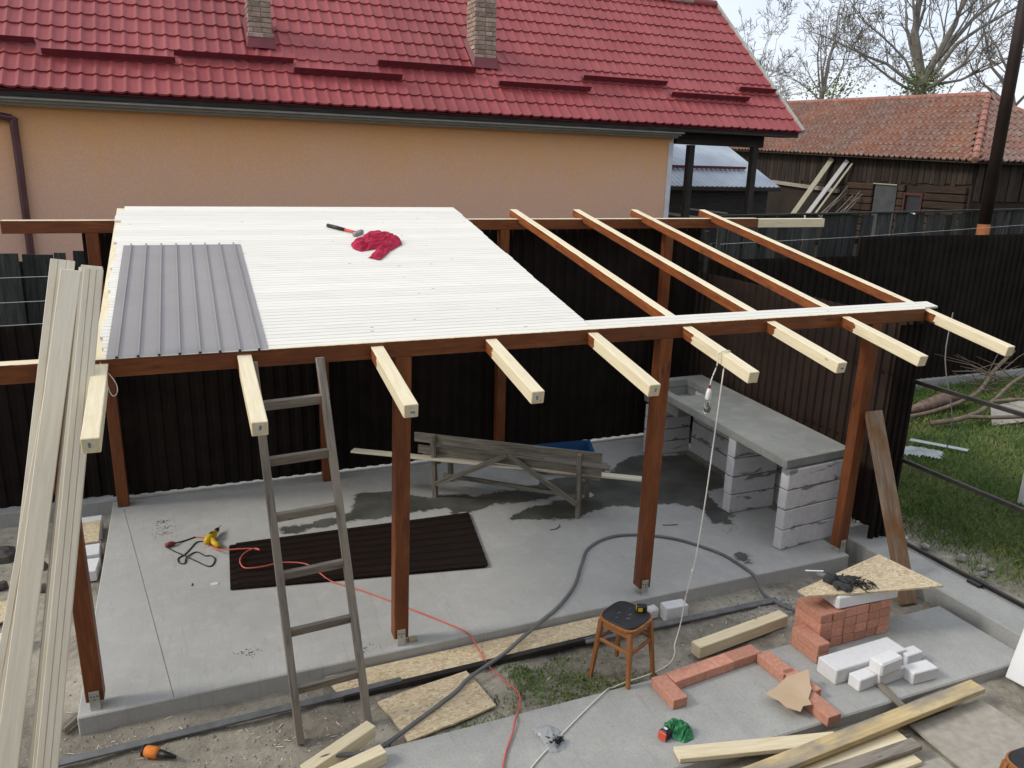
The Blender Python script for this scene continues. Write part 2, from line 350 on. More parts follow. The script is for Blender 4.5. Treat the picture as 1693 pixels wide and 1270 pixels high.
# ------------------------------------------------------------------ object helpers
COL = scn.collection
WM = {}                                       # world matrix of every object made
def tag(o, label=None, cat=None, group=None, kind=None):
    if label: o['label'] = label
    if cat: o['category'] = cat
    if group: o['group'] = group
    if kind: o['kind'] = kind
    return o
def place(o, parent, mw):
    COL.objects.link(o); WM[o.name] = mw
    if parent:
        o.parent = parent; o.matrix_basis = WM[parent.name].inverted() @ mw
    else: o.matrix_basis = mw
    return o
def empty(name, loc, label, cat, group=None):
    o = bpy.data.objects.new(name, None); o.empty_display_size = .1
    place(o, None, Matrix.Translation(loc)); return tag(o, label, cat, group)
def mesh(name, geo, mat, smooth=False):
    me = bpy.data.meshes.new(name); me.from_pydata([tuple(v) for v in geo[0]], [], geo[1])
    if isinstance(mat, str): mat = [mat]
    for k in mat: me.materials.append(MATS[k])
    if smooth: me.shade_smooth()
    me.update(); return me
def obj(name, geo, mat, parent=None, mw=None, smooth=False, origin=None):
    """geo in world coordinates unless mw is given; a top-level mesh gets its origin at `origin` or at its lowest centre"""
    if mw is None:
        if origin is None:
            xs = [v[0] for v in geo[0]]; ys = [v[1] for v in geo[0]]; zs = [v[2] for v in geo[0]]
            origin = Vector(((min(xs)+max(xs))/2, (min(ys)+max(ys))/2, min(zs)))
        origin = Vector(origin)
        geo = ([Vector(v)-origin for v in geo[0]], geo[1]); mw = Matrix.Translation(origin)
    return place(bpy.data.objects.new(name, mesh(name, geo, mat, smooth)), parent, mw)
def inst(name, me, parent, mw): return place(bpy.data.objects.new(name, me), parent, mw)
def join(*gs):
    V, F = [], []
    for v, f in gs:
        k = len(V); V += list(v); F += [tuple(i+k for i in q) for q in f]
    return V, F
def xf(geo, m): return [m @ Vector(v) for v in geo[0]], geo[1]
def cbox(l, w, h, c=.004):
    """chamfered box centred on the origin"""
    L, W, H = l/2, w/2, h/2; c = min(c, L*.4, W*.4, H*.4)
    V, I = [], {}
    for sx in (-1, 1):
        for sy in (-1, 1):
            for sz in (-1, 1):
                for a in range(3):
                    I[(sx, sy, sz, a)] = len(V)
                    V.append(((sx*(L if a == 0 else L-c)), sy*(W if a == 1 else W-c), sz*(H if a == 2 else H-c)))
    F = []; S = (-1, 1)
    for s in S:
        F.append([I[(s, -1, -1, 0)], I[(s, 1, -1, 0)], I[(s, 1, 1, 0)], I[(s, -1, 1, 0)]])
        F.append([I[(-1, s, -1, 1)], I[(1, s, -1, 1)], I[(1, s, 1, 1)], I[(-1, s, 1, 1)]])
        F.append([I[(-1, -1, s, 2)], I[(1, -1, s, 2)], I[(1, 1, s, 2)], I[(-1, 1, s, 2)]])
    for a in S:
        for b in S:
            F.append([I[(-1, a, b, 1)], I[(1, a, b, 1)], I[(1, a, b, 2)], I[(-1, a, b, 2)]])
            F.append([I[(a, -1, b, 0)], I[(a, 1, b, 0)], I[(a, 1, b, 2)], I[(a, -1, b, 2)]])
            F.append([I[(a, b, -1, 0)], I[(a, b, 1, 0)], I[(a, b, 1, 1)], I[(a, b, -1, 1)]])
            for d in S: F.append([I[(a, b, d, 0)], I[(a, b, d, 1)], I[(a, b, d, 2)]])
    G = []
    for f in F:
        p = [Vector(V[i]) for i in f]; n = (p[1]-p[0]).cross(p[2]-p[0])
        cen = sum(p, Vector())/len(p)
        G.append(tuple(f) if n.dot(cen) > 0 else tuple(reversed(f)))
    return V, G
def wbox(x0, x1, y0, y1, z0, z1, c=.004):
    return xf(cbox(x1-x0, y1-y0, z1-z0, c), Matrix.Translation(((x0+x1)/2, (y0+y1)/2, (z0+z1)/2)))
def frame(p0, p1, up=(0, 0, 1)):
    p0, p1 = Vector(p0), Vector(p1); x = (p1-p0).normalized(); u = Vector(up)
    y = u.cross(x).normalized(); z = x.cross(y)
    m = Matrix((x, y, z)).transposed().to_4x4(); m.translation = (p0+p1)/2
    return m, (p1-p0).length
def plank(name, p0, p1, w, t, mat, parent=None, up=(0, 0, 1), c=.003):
    """board along p0-p1 (centre line), w across, t along `up`"""
    m, L = frame(p0, p1, up)
    return obj(name, cbox(L, w, t, c), mat, parent, mw=m)
def spline(pts, n=6):
    P = [Vector(p) for p in pts]; P = [P[0]*2-P[1]] + P + [P[-1]*2-P[-2]]; O = []
    for i in range(1, len(P)-2):
        for k in range(n):
            t = k/n; a, b, c, d = P[i-1:i+3]
            O.append(.5*((2*b)+(c-a)*t+(2*a-5*b+4*c-d)*t*t+(3*b-a-3*c+d)*t**3))
    return O+[P[-2]]
def tube(path, r, n=6, caps=True):
    P = [Vector(p) for p in path]; V, F = [], []
    rr = r if isinstance(r, (list, tuple)) else [r]*len(P)
    ref = Vector((0, 0, 1))
    for i, p in enumerate(P):
        d = (P[min(i+1, len(P)-1)]-P[max(i-1, 0)]).normalized()
        if abs(d.dot(ref)) > .95: a = d.cross(Vector((1, 0, 0))).normalized()
        else: a = d.cross(ref).normalized()
        b = d.cross(a)
        for k in range(n):
            t = 2*math.pi*k/n; V.append(p+(a*math.cos(t)+b*math.sin(t))*rr[i])
    for i in range(len(P)-1):
        for k in range(n):
            F.append((i*n+k, i*n+(k+1) % n, (i+1)*n+(k+1) % n, (i+1)*n+k))
    if caps: F += [tuple(reversed(range(n))), tuple(range((len(P)-1)*n, len(P)*n))]
    return V, F
def prism(poly, z0, z1):
    n = len(poly); V = [(p[0], p[1], z0) for p in poly]+[(p[0], p[1], z1) for p in poly]
    F = [tuple(reversed(range(n))), tuple(range(n, 2*n))]+[(i, (i+1) % n, n+(i+1) % n, n+i) for i in range(n)]
    return V, F
def inside(p, poly):
    x, y = p; c = False; j = len(poly)-1
    for i in range(len(poly)):
        a, b = poly[i], poly[j]
        if (a[1] > y) != (b[1] > y) and x < (b[0]-a[0])*(y-a[1])/(b[1]-a[1])+a[0]: c = not c
        j = i
    return c
def edged(p, poly):
    d = 9; n = len(poly)
    for i in range(n):
        a, b = Vector(poly[i]), Vector(poly[(i+1) % n]); q = Vector(p); ab = b-a
        t = max(0, min(1, (q-a).dot(ab)/max(1e-9, ab.length_squared))); d = min(d, (q-a-ab*t).length)
    return d
def lump(poly, base, step, hmax, fold, fscale, seed=0, zf=None):
    """crumpled cloth or bag: a closed heightfield over a ground outline"""
    xs = [p[0] for p in poly]; ys = [p[1] for p in poly]
    nx = int((max(xs)-min(xs))/step)+2; ny = int((max(ys)-min(ys))/step)+2; idx = {}; V, F = [], []
    for i in range(nx):
        for j in range(ny):
            x, y = min(xs)+i*step, min(ys)+j*step
            if not inside((x, y), poly): continue
            d = edged((x, y), poly); k = 1-math.exp(-d/(hmax*.8))
            q = Vector((x*fscale+seed, y*fscale, seed))
            wq = Vector((noise.noise(q*.6), noise.noise(q*.6+Vector((5, 0, 0))), 0))*1.1
            q2 = Vector(((q.x*.55+q.y*.45), (q.y*1.25-q.x*.7), q.z))+wq
            cre = (1-min(1, abs(noise.noise(q2))*2.2))**2
            h = k*(hmax*(.6+.5*noise.noise(q*.4))+fold*.8*cre+fold*.25*noise.noise(q2*2.1))
            z0 = base+(zf(x, y) if zf else 0)
            idx[(i, j)] = len(V); V.append((x+.3*step*noise.noise(q*3), y+.3*step*noise.noise(q*3.3), z0+max(.002, h)))
    top = len(V)
    for (i, j), a in idx.items():
        q = [(i, j), (i+1, j), (i+1, j+1), (i, j+1)]
        if all(k in idx for k in q): F.append(tuple(idx[k] for k in q))
    return V, F
def ellipsoid(c, r, n=10, m=7, rot=None):
    V, F = [], []
    for i in range(m+1):
        a = math.pi*i/m
        for k in range(n):
            b = 2*math.pi*k/n; v = Vector((r[0]*math.sin(a)*math.cos(b), r[1]*math.sin(a)*math.sin(b), r[2]*math.cos(a)))
            if rot: v = rot @ v
            V.append(v+Vector(c))
    for i in range(m):
        for k in range(n): F.append((i*n+k, (i+1)*n+k, (i+1)*n+(k+1) % n, i*n+(k+1) % n))
    return V, F
def rough_rock(c, r, seed):
    g = ellipsoid((0, 0, 0), (r, r*.8, r*.55), 7, 5)
    return [Vector(c)+Vector(v)*(1+.55*noise.noise(Vector(v)*(2.2/r*.5)+Vector((seed, 0, 0)))) for v in g[0]], g[1]
def corrugated(pitch, prof, ncount, length, flip=1):
    """sheet in local X (across ribs), Y (along ribs), Z (rib height)"""
    V = []; u = []
    for k in range(ncount):
        for (a, h) in prof: u.append((k*pitch+a*pitch, h))
    u.append((ncount*pitch, prof[0][1]))
    V = [(a, 0, h) for a, h in u]+[(a, length, h) for a, h in u]; n = len(u)
    return V, [(i, i+1, n+i+1, n+i) for i in range(n-1)]

GZ = -.12
# ------------------------------------------------------------------ ground
def axis(lo, hi, step, far):
    a = []; x = lo
    while x < hi: a.append(x); x += step
    a.append(hi); s = step; l, h = lo, hi; L, H = [], []
    while h < far: s *= 1.5; h += s; l -= s; H.append(h); L.append(l)
    return sorted(L)+a+H
gx, gy = axis(-4, 11, .07, 420), axis(-4, 5, .07, 420)
V = []
def gz(x, y):
    k = 1 if (-4 < x < 11 and -4 < y < 5) else 0
    z = GZ-.012
    if k:
        z += .030*noise.noise(Vector((x*1.3, y*1.3, 3)))+.018*noise.noise(Vector((x*4.5, y*4.5, 8)))+.008*noise.noise(Vector((x*11, y*11, 1)))
        if y < -.3: z += .016*abs(noise.noise(Vector((x*7, y*7, 4))))+.008*noise.noise(Vector((x*17, y*17, 2)))-.004
        if x > 6.2 and -.05 < y < .6 and x < 6.95: z -= .03
    return z
V = [(x, y, gz(x, y)) for y in gy for x in gx]; nx = len(gx)
F = [(j*nx+i, j*nx+i+1, (j+1)*nx+i+1, (j+1)*nx+i) for j in range(len(gy)-1) for i in range(nx-1)]
tag(obj('ground', (V, F), 'ground', origin=(0, 0, 0), smooth=True), kind='structure')

# unseen house added behind the viewpoint to block sky light from the yard
own = obj('added_house', wbox(-9, 13, -15, -5.9, -.3, 6.2, .05), 'added_house_plaster'); tag(own, kind='structure')
obj('roof', join(([(-9.5, -5.5, 6.1), (13.5, -5.5, 6.1), (13.5, -10.4, 8.6), (-9.5, -10.4, 8.6)], [(0, 1, 2, 3)]), ([(-9.5, -15.4, 6.1), (13.5, -15.4, 6.1), (13.5, -10.4, 8.6), (-9.5, -10.4, 8.6)], [(3, 2, 1, 0)])), 'roof_red', own)
for wx, wz in ((-6, 3.4), (-2.5, 3.4), (4.5, 3.4), (8.5, 3.4), (-6, .9), (-2.5, .9), (4.5, .9), (8.5, .9)):  # windows only dress the added, unseen house
    wf = obj('window', wbox(wx, wx+1.2, -5.92, -5.86, wz, wz+1.3, .01), 'white_pvc', own)
    obj('pane', wbox(wx+.09, wx+1.11, -5.87, -5.85, wz+.09, wz+1.21, .004), 'black_plastic', wf)
slab = obj('terrace_slab', wbox(-.052, 6.38, -.055, 3.62, -.22, 0, .008), 'slab_concrete'); tag(slab, kind='structure')
path = obj('front_path', wbox(-3.5, 6.50, -1.74, -.94, -.24, -.05, .01), 'path_concrete', origin=(2, -1.35, -.24)); tag(path, kind='structure')
kerb = obj('side_kerb', join(wbox(6.56, 6.93, -4.5, .34, -.3, .05, .008), wbox(6.935, 6.985, -4.5, .34, -.3, .035, .006)), 'kerb_concrete'); tag(kerb, kind='structure')
# control joint scratched into the slab
obj('joint_line', prism([(.055, 3.25), (.06, 3.25), (.52, -.05), (.515, -.05)], .0005, .0012), 'mortar', slab)
WET = [(2.29,2.84),(2.44,2.87),(2.71,2.79),(2.88,2.63),(3.07,2.49),(3.27,2.50),(3.55,2.38),(3.78,2.43),(4.00,2.41),(4.16,2.32),(4.18,2.43),(4.40,2.55),(4.64,2.55),(4.91,2.49),(5.29,2.52),(5.58,2.82),(5.94,2.89),(6.15,2.77),(6.45,2.72),(6.46,2.31),(6.43,1.94),(6.33,1.70),(6.02,1.64),(5.93,1.42),(5.88,1.06),(5.76,.85),(5.58,.95),(5.61,1.08),(5.63,1.26),(5.61,1.38),(5.49,1.48),(5.26,1.54),(5.01,1.54),(4.81,1.65),(4.66,1.63),(4.55,1.58),(4.31,1.50),(4.04,1.55),(3.90,1.64),(3.65,1.68),(3.65,1.75),(3.78,1.85),(3.90,1.93),(4.3,1.98),(4.75,1.95),(4.72,2.02),(4.3,2.06),(3.83,2.07),(3.66,2.11),(3.39,2.01),(3.29,2.00),(3.16,2.02),(3.13,2.20),(3.01,2.19),(2.13,2.18),(1.45,2.12),(1.5,2.3),(2.13,2.36),(2.24,2.58)]
def ragged(poly, n=7, amp=.03):
    O = []
    for i in range(len(poly)):
        a, b = Vector(poly[i]), Vector(poly[(i+1) % len(poly)])
        for k in range(n):
            p = a.lerp(b, k/n); q = Vector((p.x*7, p.y*7, 0))
            O.append((p.x+amp*noise.noise(q)+amp*.5*noise.noise(q*3), p.y+amp*noise.noise(q+Vector((9, 0, 0)))+amp*.5*noise.noise(q*3.1)))
    return O
def stain(poly, step=.035, pad=.12):
    xs = [p[0] for p in poly]; ys = [p[1] for p in poly]; x0, y0 = min(xs)-pad, min(ys)-pad
    nx_, ny_ = int((max(xs)-x0+pad)/step)+1, int((max(ys)-y0+pad)/step)+1
    V, F, D = [], [], []
    for j in range(ny_):
        for i in range(nx_):
            p = (x0+i*step, y0+j*step); d = edged(p, poly); D.append(d if inside(p, poly) else -d); V.append((p[0], p[1], .002))
    for j in range(ny_-1):
        for i in range(nx_-1):
            q = (j*nx_+i, j*nx_+i+1, (j+1)*nx_+i+1, (j+1)*nx_+i)
            if max(D[k] for k in q) > -.11: F.append(q)
    o = obj('wet_patch', (V, F), 'wet_concrete', slab); at_ = o.data.attributes.new('inset', 'FLOAT', 'POINT'); at_.data.foreach_set('value', D)
    return o
stain(WET); stain([(5.30, .30), (5.42, .36), (5.50, .25), (5.42, .12), (5.32, .16)], .02)

# ------------------------------------------------------------------ red-roofed house
TH = R(40.7); CT, ST = math.cos(TH), math.sin(TH)
def ze(x): return 4.256-.0064*x
house = empty('house', (4, 7.9, GZ), 'peach plastered house with red metal tile roof and two brick chimneys', 'house')
XL, XW, XR = -5.6, 9.33, 11.92
YE, YW, YB = 7.5, 7.9, 13.3
def roof_m(x, v, lift=0):
    """frame on the front roof slope at x, v metres up from the eave: local X along eave, Y up slope, Z normal"""
    m = Matrix(((1, 0, 0), (0, CT, -ST), (0, ST, CT))).to_4x4()
    m.translation = Vector((x, YE+v*CT, ze(x)+v*ST))+Vector((0, -ST, CT))*lift
    return m
wallg = join(([(XL, YW, -.3), (XW, YW, -.3), (XW, YW, ze(XW)+.05), (XL, YW, ze(XL)+.05)], [(0, 1, 2, 3)]),
             ([(XW, YW, -.3), (XW, YB, -.3), (XW, YB, 4.2), (XW, (YW+YB)/2, 6.7), (XW, YW, 4.2)], [(0, 1, 2, 3, 4)]),
             ([(XL, YW, -.3), (XL, YB, -.3), (XL, YB, 4.2), (XL, (YW+YB)/2, 6.7), (XL, YW, 4.2)], [(4, 3, 2, 1, 0)]),
             ([(XL, YB, -.3), (XW, YB, -.3), (XW, YB, 4.2), (XL, YB, 4.2)], [(3, 2, 1, 0)]))
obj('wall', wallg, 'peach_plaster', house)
roof = obj('roof', join(([roof_m(XL, -.02, -.04).translation, roof_m(XR, -.02, -.04).translation, roof_m(XR, 4.1, -.04).translation, roof_m(XL, 4.1, -.04).translation], [(0, 1, 2, 3)]),
                        ([roof_m(XL, 4.1, -.01).translation, roof_m(XR, 4.1, -.01).translation, (XR, 14.0, ze(XR)-.1), (XL, 14.0, ze(XL)-.1)], [(0, 1, 2, 3)])), 'guard_red', house)
PW, CL = .1815, .3417
PROF = [(0, .022), (.09, .017), (.19, .0045), (.28, 0), (.72, 0), (.81, .0045), (.91, .017), (1.0, .022)]
def tile_geo(u0=0, v0=0, n=1):
    V, F = [], []
    for k in range(n):
        b = len(V)
        for (yy, lift) in ((-.012, -.012), (-.012, .018), (CL-.012, -.004)):
            for a, h in PROF: V.append((u0+(k+a)*PW, v0+yy, h+lift))
        for r_ in range(2):
            for i in range(len(PROF)-1):
                F.append((b+r_*8+i, b+r_*8+i+1, b+(r_+1)*8+i+1, b+(r_+1)*8+i))
    return V, F
tile_me = mesh('roof_tile', tile_geo(), 'roof_red')
me_sm = tile_me; me_sm.shade_smooth()
try: me_sm.set_sharp_from_angle(angle=R(40))
except Exception: pass
ncol = int((XR-XL)/PW)
vis0 = int((-1.45-XL)/PW)
cnt = 0
rest = []
for c in range(12):
    for k in range(ncol):
        x = XR-(k+1)*PW
        if c < 4 and x > -1.45:
            inst('roof_tile', tile_me, roof, roof_m(x, c*CL+rnd.uniform(-.004, .004), rnd.uniform(-.002, .002))); cnt += 1
        else:
            rest.append(xf(tile_geo(), roof_m(x, c*CL+rnd.uniform(-.003, .003), rnd.uniform(-.002, .002))))
ro = obj('tile_field', join(*rest), 'roof_red', roof, smooth=True); tag(ro, kind='stuff')
try: ro.data.set_sharp_from_angle(angle=R(40))
except Exception: pass
for i in range(9):
    a = XL+i*1.95; obj('ridge_cap', tube([roof_m(a, 4.1, .02).translation, roof_m(min(XR, a+1.93), 4.1, .02).translation], .085, 10), 'roof_red' if i != 8 else 'roof_red', roof, smooth=True)
obj('ridge_cap', tube([roof_m(10.0, 4.1, .05).translation, roof_m(11.3, 4.1, .05).translation], .09, 10), 'zinc', roof, smooth=True)
plank('rake_flashing', roof_m(XR+.02, -.03, .02).translation, roof_m(XR+.02, 4.12, .02).translation, .05, .09, 'soffit_grey', roof, up=(0, -ST, CT))
for (a, v, b) in [(-1.9, .93, -.79), (-.71, .72, .95), (.94, .91, 2.61), (2.59, .71, 4.25), (3.93, 1.06, 5.58), (5.9, .755, 7.62), (7.6, 1.10, 9.33), (9.3, .81, 11.05), (10.98, 1.135, 11.86)]:
    g = join(xf(cbox(b-a, .11, .006, .001), Matrix.Translation(((b-a)/2, .05, .035))), xf(cbox(b-a, .006, .095, .001), Matrix.Translation(((b-a)/2, 0, .08))))
    obj('snow_guard', g, 'guard_red', roof, mw=roof_m(a, v-.06, .005))
# fascia, grooved soffit strip, corner trim, downpipe
plank('fascia', (XL, YE+.05, ze(XL)-.072), (XR-.02, YE+.05, ze(XR)-.072), .03, .09, 'dark_board', house)
for i in range(3):
    y = YE+.115+.1*i; z = -.135-.034*i
    plank('soffit_strip', (XL, y, ze(XL)+z), (XW+.02, y, ze(XW)+z), .10, .036, 'soffit_grey', house, c=.006)
plank('soffit_board', (XL, YE+.23, ze(XL)-.105), (XR-.05, YE+.23, ze(XR)-.105), .34, .015, 'dark_board', house)
obj('corner_trim', wbox(XW-.09, XW+.012, YW-.018, YW+.10, -.3, 3.9, .004), 'trim_white', house)
obj('downpipe', tube(spline([(-2.6, YW-.32, 3.98), (-1.7, YW-.14, 3.93), (-1.17, YW-.07, 3.88), (-1.13, YW-.06, 3.75), (-1.135, YW-.06, 2.5), (-1.15, YW-.06, -.1)], 5), .05, 10), 'downpipe', house, smooth=True)
plank('porch_beam', (XW+.06, YW+.02, 4.0), (11.36, YW+.02, 3.985), .14, .24, 'dark_board', house)
for x in (9.74, 11.2): plank('porch_post', (x, YW+.02, -.2), (x, YW+.02, 3.87), .12, .12, 'dark_board', house, up=(0, 1, 0))
plank('porch_rail', (9.4, YW+.3, 2.62), (11.1, YW+.3, 2.42), .03, .05, 'grey_wood', house)
plank('porch_rail', (9.9, YW+.4, 2.70), (11.0, YW+.4, 2.60), .03, .03, 'grey_wood', house)
# gable wall under the porch roof seen from below
def chimney(x0, x1, y0, depth, ztop, collar, dark):
    """brick shaft; every brick of the two faces in view and the far sides is a piece of its own"""
    v0 = (y0-YE)/CT; zb = ze(x0)+(y0-YE)/CT*ST-.15
    ch = obj('chimney', wbox(x0+.012, x1-.012, y0+.012, y0+depth-.012, zb, ztop-.01, .002), 'chimney_mortar', house)
    bh, gap = .062, .010; z = zb; r_ = 0
    W_ = x1-x0
    while z < ztop:
        out = .025 if collar[0] < z < collar[1] else 0
        off = .5 if r_ % 2 else 0
        for side, (ln, fn) in enumerate(((W_, lambda s, e: wbox(x0+s-out, x0+e+out, y0-out, y0+.03, 0, bh, .006)), (depth, lambda s, e: wbox(x0-out, x0+.03, y0+s, y0+e, 0, bh, .006)), (depth, lambda s, e: wbox(x1-.03, x1+out, y0+s, y0+e, 0, bh, .006)))):
            bl = .125 if side == 0 and r_ % 2 else .19
            s = 0.0 if side == 0 else .032
            first = True
            while s < ln-.03:
                e = min(ln, s+(bl*.55 if first and off else bl)); first = False
                if ln-e < .05: e = ln
                g = fn(s, e-(gap if e < ln else 0)); j = rnd.uniform(-.005, .005)
                obj('brick', ([(v[0]+(j if side else 0), v[1]+(0 if side else j), v[2]+z) for v in g[0]], g[1]), 'chimney_brick', ch)
                s = e
        z += bh+gap; r_ += 1
    skirt = [roof_m(x0-.05, v0-.08, .045).translation, roof_m(x1+.05, v0-.08, .045).translation, roof_m(x1+.05, v0+depth/CT+.06, .045).translation, roof_m(x0-.05, v0+depth/CT+.06, .045).translation]
    tp = [Vector((x0, y0-.004, ze(x0)+(y0-YE)/CT*ST+.16)), Vector((x1, y0-.004, ze(x0)+(y0-YE)/CT*ST+.16)), Vector((x1, y0+depth, ze(x0)+(y0+depth-YE)/CT*ST+.16)), Vector((x0, y0+depth, ze(x0)+(y0+depth-YE)/CT*ST+.16))]
    obj('flashing', (skirt+tp, [(0, 1, 5, 4), (1, 2, 6, 5), (2, 3, 7, 6), (3, 0, 4, 7)]), 'guard_red', ch)
    return ch
chimney(2.02, 2.36, 8.46, .40, 6.55, (5.18, 5.26), True)
chimney(5.63, 6.01, 8.42, .42, 6.6, (5.0, 5.05), False)

# ------------------------------------------------------------------ grey tin shed behind the porch
shed = empty('tin_shed', (13, 12, GZ), 'low shed with grey corrugated tin roof behind the red house porch', 'shed')
g = corrugated(.14, [(0, 0), (.25, .012), (.5, .024), (.75, .012)], 42, 2.6)
ms = Matrix(((1, 0, 0), (0, math.cos(R(24)), -math.sin(R(24))), (0, math.sin(R(24)), math.cos(R(24))))).to_4x4(); ms.translation = (8.72, 11.0, 3.04)
obj('roof_sheet', g, 'grey_tin', shed, mw=ms, smooth=True)
obj('wall', wbox(8.8, 14.45, 11.25, 13.2, -.2, 3.02, .01), 'dark_board', shed)
obj('snow_guard', join(xf(cbox(2.4, .1, .006, .001), Matrix.Translation((4.2, .95, .05))), xf(cbox(2.4, .006, .07, .001), Matrix.Translation((4.2, .90, .085)))), 'guard_red', shed, mw=ms)
plank('fascia', (8.75, 10.99, 2.99), (14.6, 10.99, 2.99), .03, .08, 'dark_board', shed)

# ------------------------------------------------------------------ old barn on the right
C1 = Vector((22, 11.64, 3.84)); BD = Vector((.0865, .9957, .033)); BN = Vector((.9962, -.0865, 0)); BL, BR_, BA = 15.0, 2.85, 2.6
BH = BR_*math.tan(R(35))
barn = empty('barn', (24, 16, GZ), 'old timber barn with weathered orange clay tile hip roof', 'barn')
ridge0 = C1+BD*BA+BN*BR_+Vector((0, 0, BH)); ridge1 = C1+BD*BL+BN*BR_+Vector((0, 0, BH)); C2 = C1+BN*2*BR_; C3 = C1+BD*BL; C4 = C2+BD*BL
obj('roof_deck', ([C1-Vector((0, 0, .06)), C2-Vector((0, 0, .06)), C3-Vector((0, 0, .06)), C4-Vector((0, 0, .06)), ridge0-Vector((0, 0, .06)), ridge1-Vector((0, 0, .06))], [(0, 2, 5, 4), (1, 4, 5, 3), (0, 4, 1), (2, 3, 5)]), 'barn_board', barn)
def tilefield(A, B, up_a, up_b, rows, width, mat, name):
    """rows of ribbed clay tiles over the quad A-B (eave) to up_a-up_b (top)"""
    V, F = [], []
    A, B, up_a, up_b = map(Vector, (A, B, up_a, up_b))
    nrm = (B-A).cross(up_a-A).normalized()
    if nrm.z < 0: nrm = -nrm
    full = (B-A).length
    dirn = (B-A).normalized()
    for r_ in range(rows):
        t0, t1 = r_/rows, (r_+1.12)/rows
        a0, b0 = A.lerp(up_a, t0), B.lerp(up_b, t0); a1 = A.lerp(up_a, t1); b1 = B.lerp(up_b, t1)
        up = ((A.lerp(up_a, .5)-A)) ; slope = (up_a-A) - dirn*((up_a-A).dot(dirn))
        s0 = slope*t0; s1 = slope*t1
        x0 = (a0-A).dot(dirn); x1 = (b0-A).dot(dirn)
        n = int((x1-x0)/width)
        for k in range(n+1):
            u = math.ceil(x0/width)*width+k*width+(width*.0)
            if u+width > x1: break
            j = rnd.uniform(-.012, .012); jl = rnd.uniform(-.012, .012)
            base = A+dirn*u
            pr = [(0, .02), (.16, .075), (.32, .02), (.42, .0), (.92, .0), (1.0, .02)]
            b = len(V)
            for (s, lf) in ((s0, .0), (s0, .045), (s1, .01)):
                for (q, h) in pr: V.append(base+dirn*(q*width)+s+slope.normalized()*jl+nrm*(h+lf+j*.4))
            for rr in range(2):
                for i in range(5): F.append((b+rr*6+i, b+rr*6+i+1, b+(rr+1)*6+i+1, b+(rr+1)*6+i))
    o = obj(name, (V, F), mat, barn); tag(o, kind='stuff'); return o
tilefield(C1-Vector((0,0,.0)), C3, ridge0, ridge1, 11, .235, 'clay_roof', 'clay_tiles')
tilefield(C1, C2, ridge0, ridge0+BN*.01, 11, .235, 'clay_hip', 'clay_tiles')
n = 30
for i in range(n):
    a, b = ridge0.lerp(ridge1, i/n), ridge0.lerp(ridge1, (i+1.1)/n)
    obj('ridge_tile', tube([a+Vector((0, 0, .0)), b+Vector((0, 0, .03))], [.115, .09], 8), 'clay_cap', barn)
n = 11
for i in range(n):
    a, b = C1.lerp(ridge0, i/n), C1.lerp(ridge0, (i+1.12)/n)
    obj('hip_tile', tube([a+Vector((0, 0, .04)), b+Vector((0, 0, .01))], [.10, .085], 8), 'clay_cap', barn)
    a, b = C2.lerp(ridge0, i/n), C2.lerp(ridge0, (i+1.12)/n)
    obj('hip_tile', tube([a+Vector((0, 0, .04)), b+Vector((0, 0, .01))], [.10, .085], 8), 'clay_cap', barn)
W0 = C1+BN*.45+BD*.35; H = Vector((.0865, .9957, 0))
def bw(L, z, off=0): return Vector((W0.x, W0.y, 0))+H*L-BN*off+Vector((0, 0, z))
def bquad(l0, l1, z0, z1, off): return [bw(l0, z0, off), bw(l1, z0, off), bw(l1, z1, off), bw(l0, z1, off)]
obj('wall', join((bquad(0, 14.4, -.3, 4.05, 0), [(0, 1, 2, 3)]), ([bw(0, -.3), bw(0, 4.05), bw(0, 4.05)+BN*4.8, bw(0, -.3)+BN*4.8], [(0, 1, 2, 3)])), 'barn_board', barn)
l = 0
while l < 14:
    wd = rnd.uniform(.16, .26); zb = 3.17+rnd.uniform(-.10, .08)-.02*l
    m, L = frame(bw(l+wd/2, zb, .03), bw(l+wd/2, 4.06+.033*l, .03), up=tuple(-BN))
    obj('wall_plank', cbox(L, wd*.92, .03, .004), 'barn_board', barn, mw=m); l += wd
l = .2
while l < 4.8:
    wd = rnd.uniform(.2, .3)
    m, L = frame(bw(0, 2.7, .0)+BN*l-H*.03, bw(0, 4.0, 0)+BN*l-H*.03, up=tuple(-H))
    obj('wall_plank', cbox(L, wd*.9, .03, .004), 'barn_board', barn, mw=m); l += wd
for i in range(8):
    z = 1.35+i*.235
    for (a, b) in ((.1, 1.68), (2.52, 2.80), (3.92, 5.3)): plank('log', bw(a, z, .04), bw(b, z, .04), .14, .215, 'barn_log', barn, c=.05)
plank('sill_beam', bw(5.6, 2.78, .10), bw(9.6, 2.99, .10), .12, .13, 'grey_wood', barn)
d = obj('door', xf(cbox(1.0, .05, 2.2, .008), frame(bw(2.84, 1.97, .05), bw(3.86, 1.97, .05))[0]), 'barn_door', barn)
plank('lintel', bw(2.82, 3.08, .1), bw(3.9, 3.1, .1), .06, .035, 'pale_old_board', barn)
for (a, b, za, zb_) in ((1.70, 1.78, 2.0, 2.86), (2.42, 2.50, 2.0, 2.86)):
    plank('window_frame', bw((a+b)/2, za, .08), bw((a+b)/2, zb_, .08), .08, .05, 'barn_frame', barn, up=tuple(-BN))
plank('window_frame', bw(1.70, 2.82, .085), bw(2.50, 2.82, .085), .05, .08, 'barn_frame', barn)
obj('window_pane', xf(cbox(.64, .02, .8, .002), frame(bw(1.78, 2.40, .03), bw(2.42, 2.40, .03))[0]), 'black_plastic', barn)
obj('window_paper', xf(cbox(.36, .01, .16, .002), frame(bw(1.9, 2.16, .09), bw(2.26, 2.16, .09))[0]), 'sticker_white', barn)
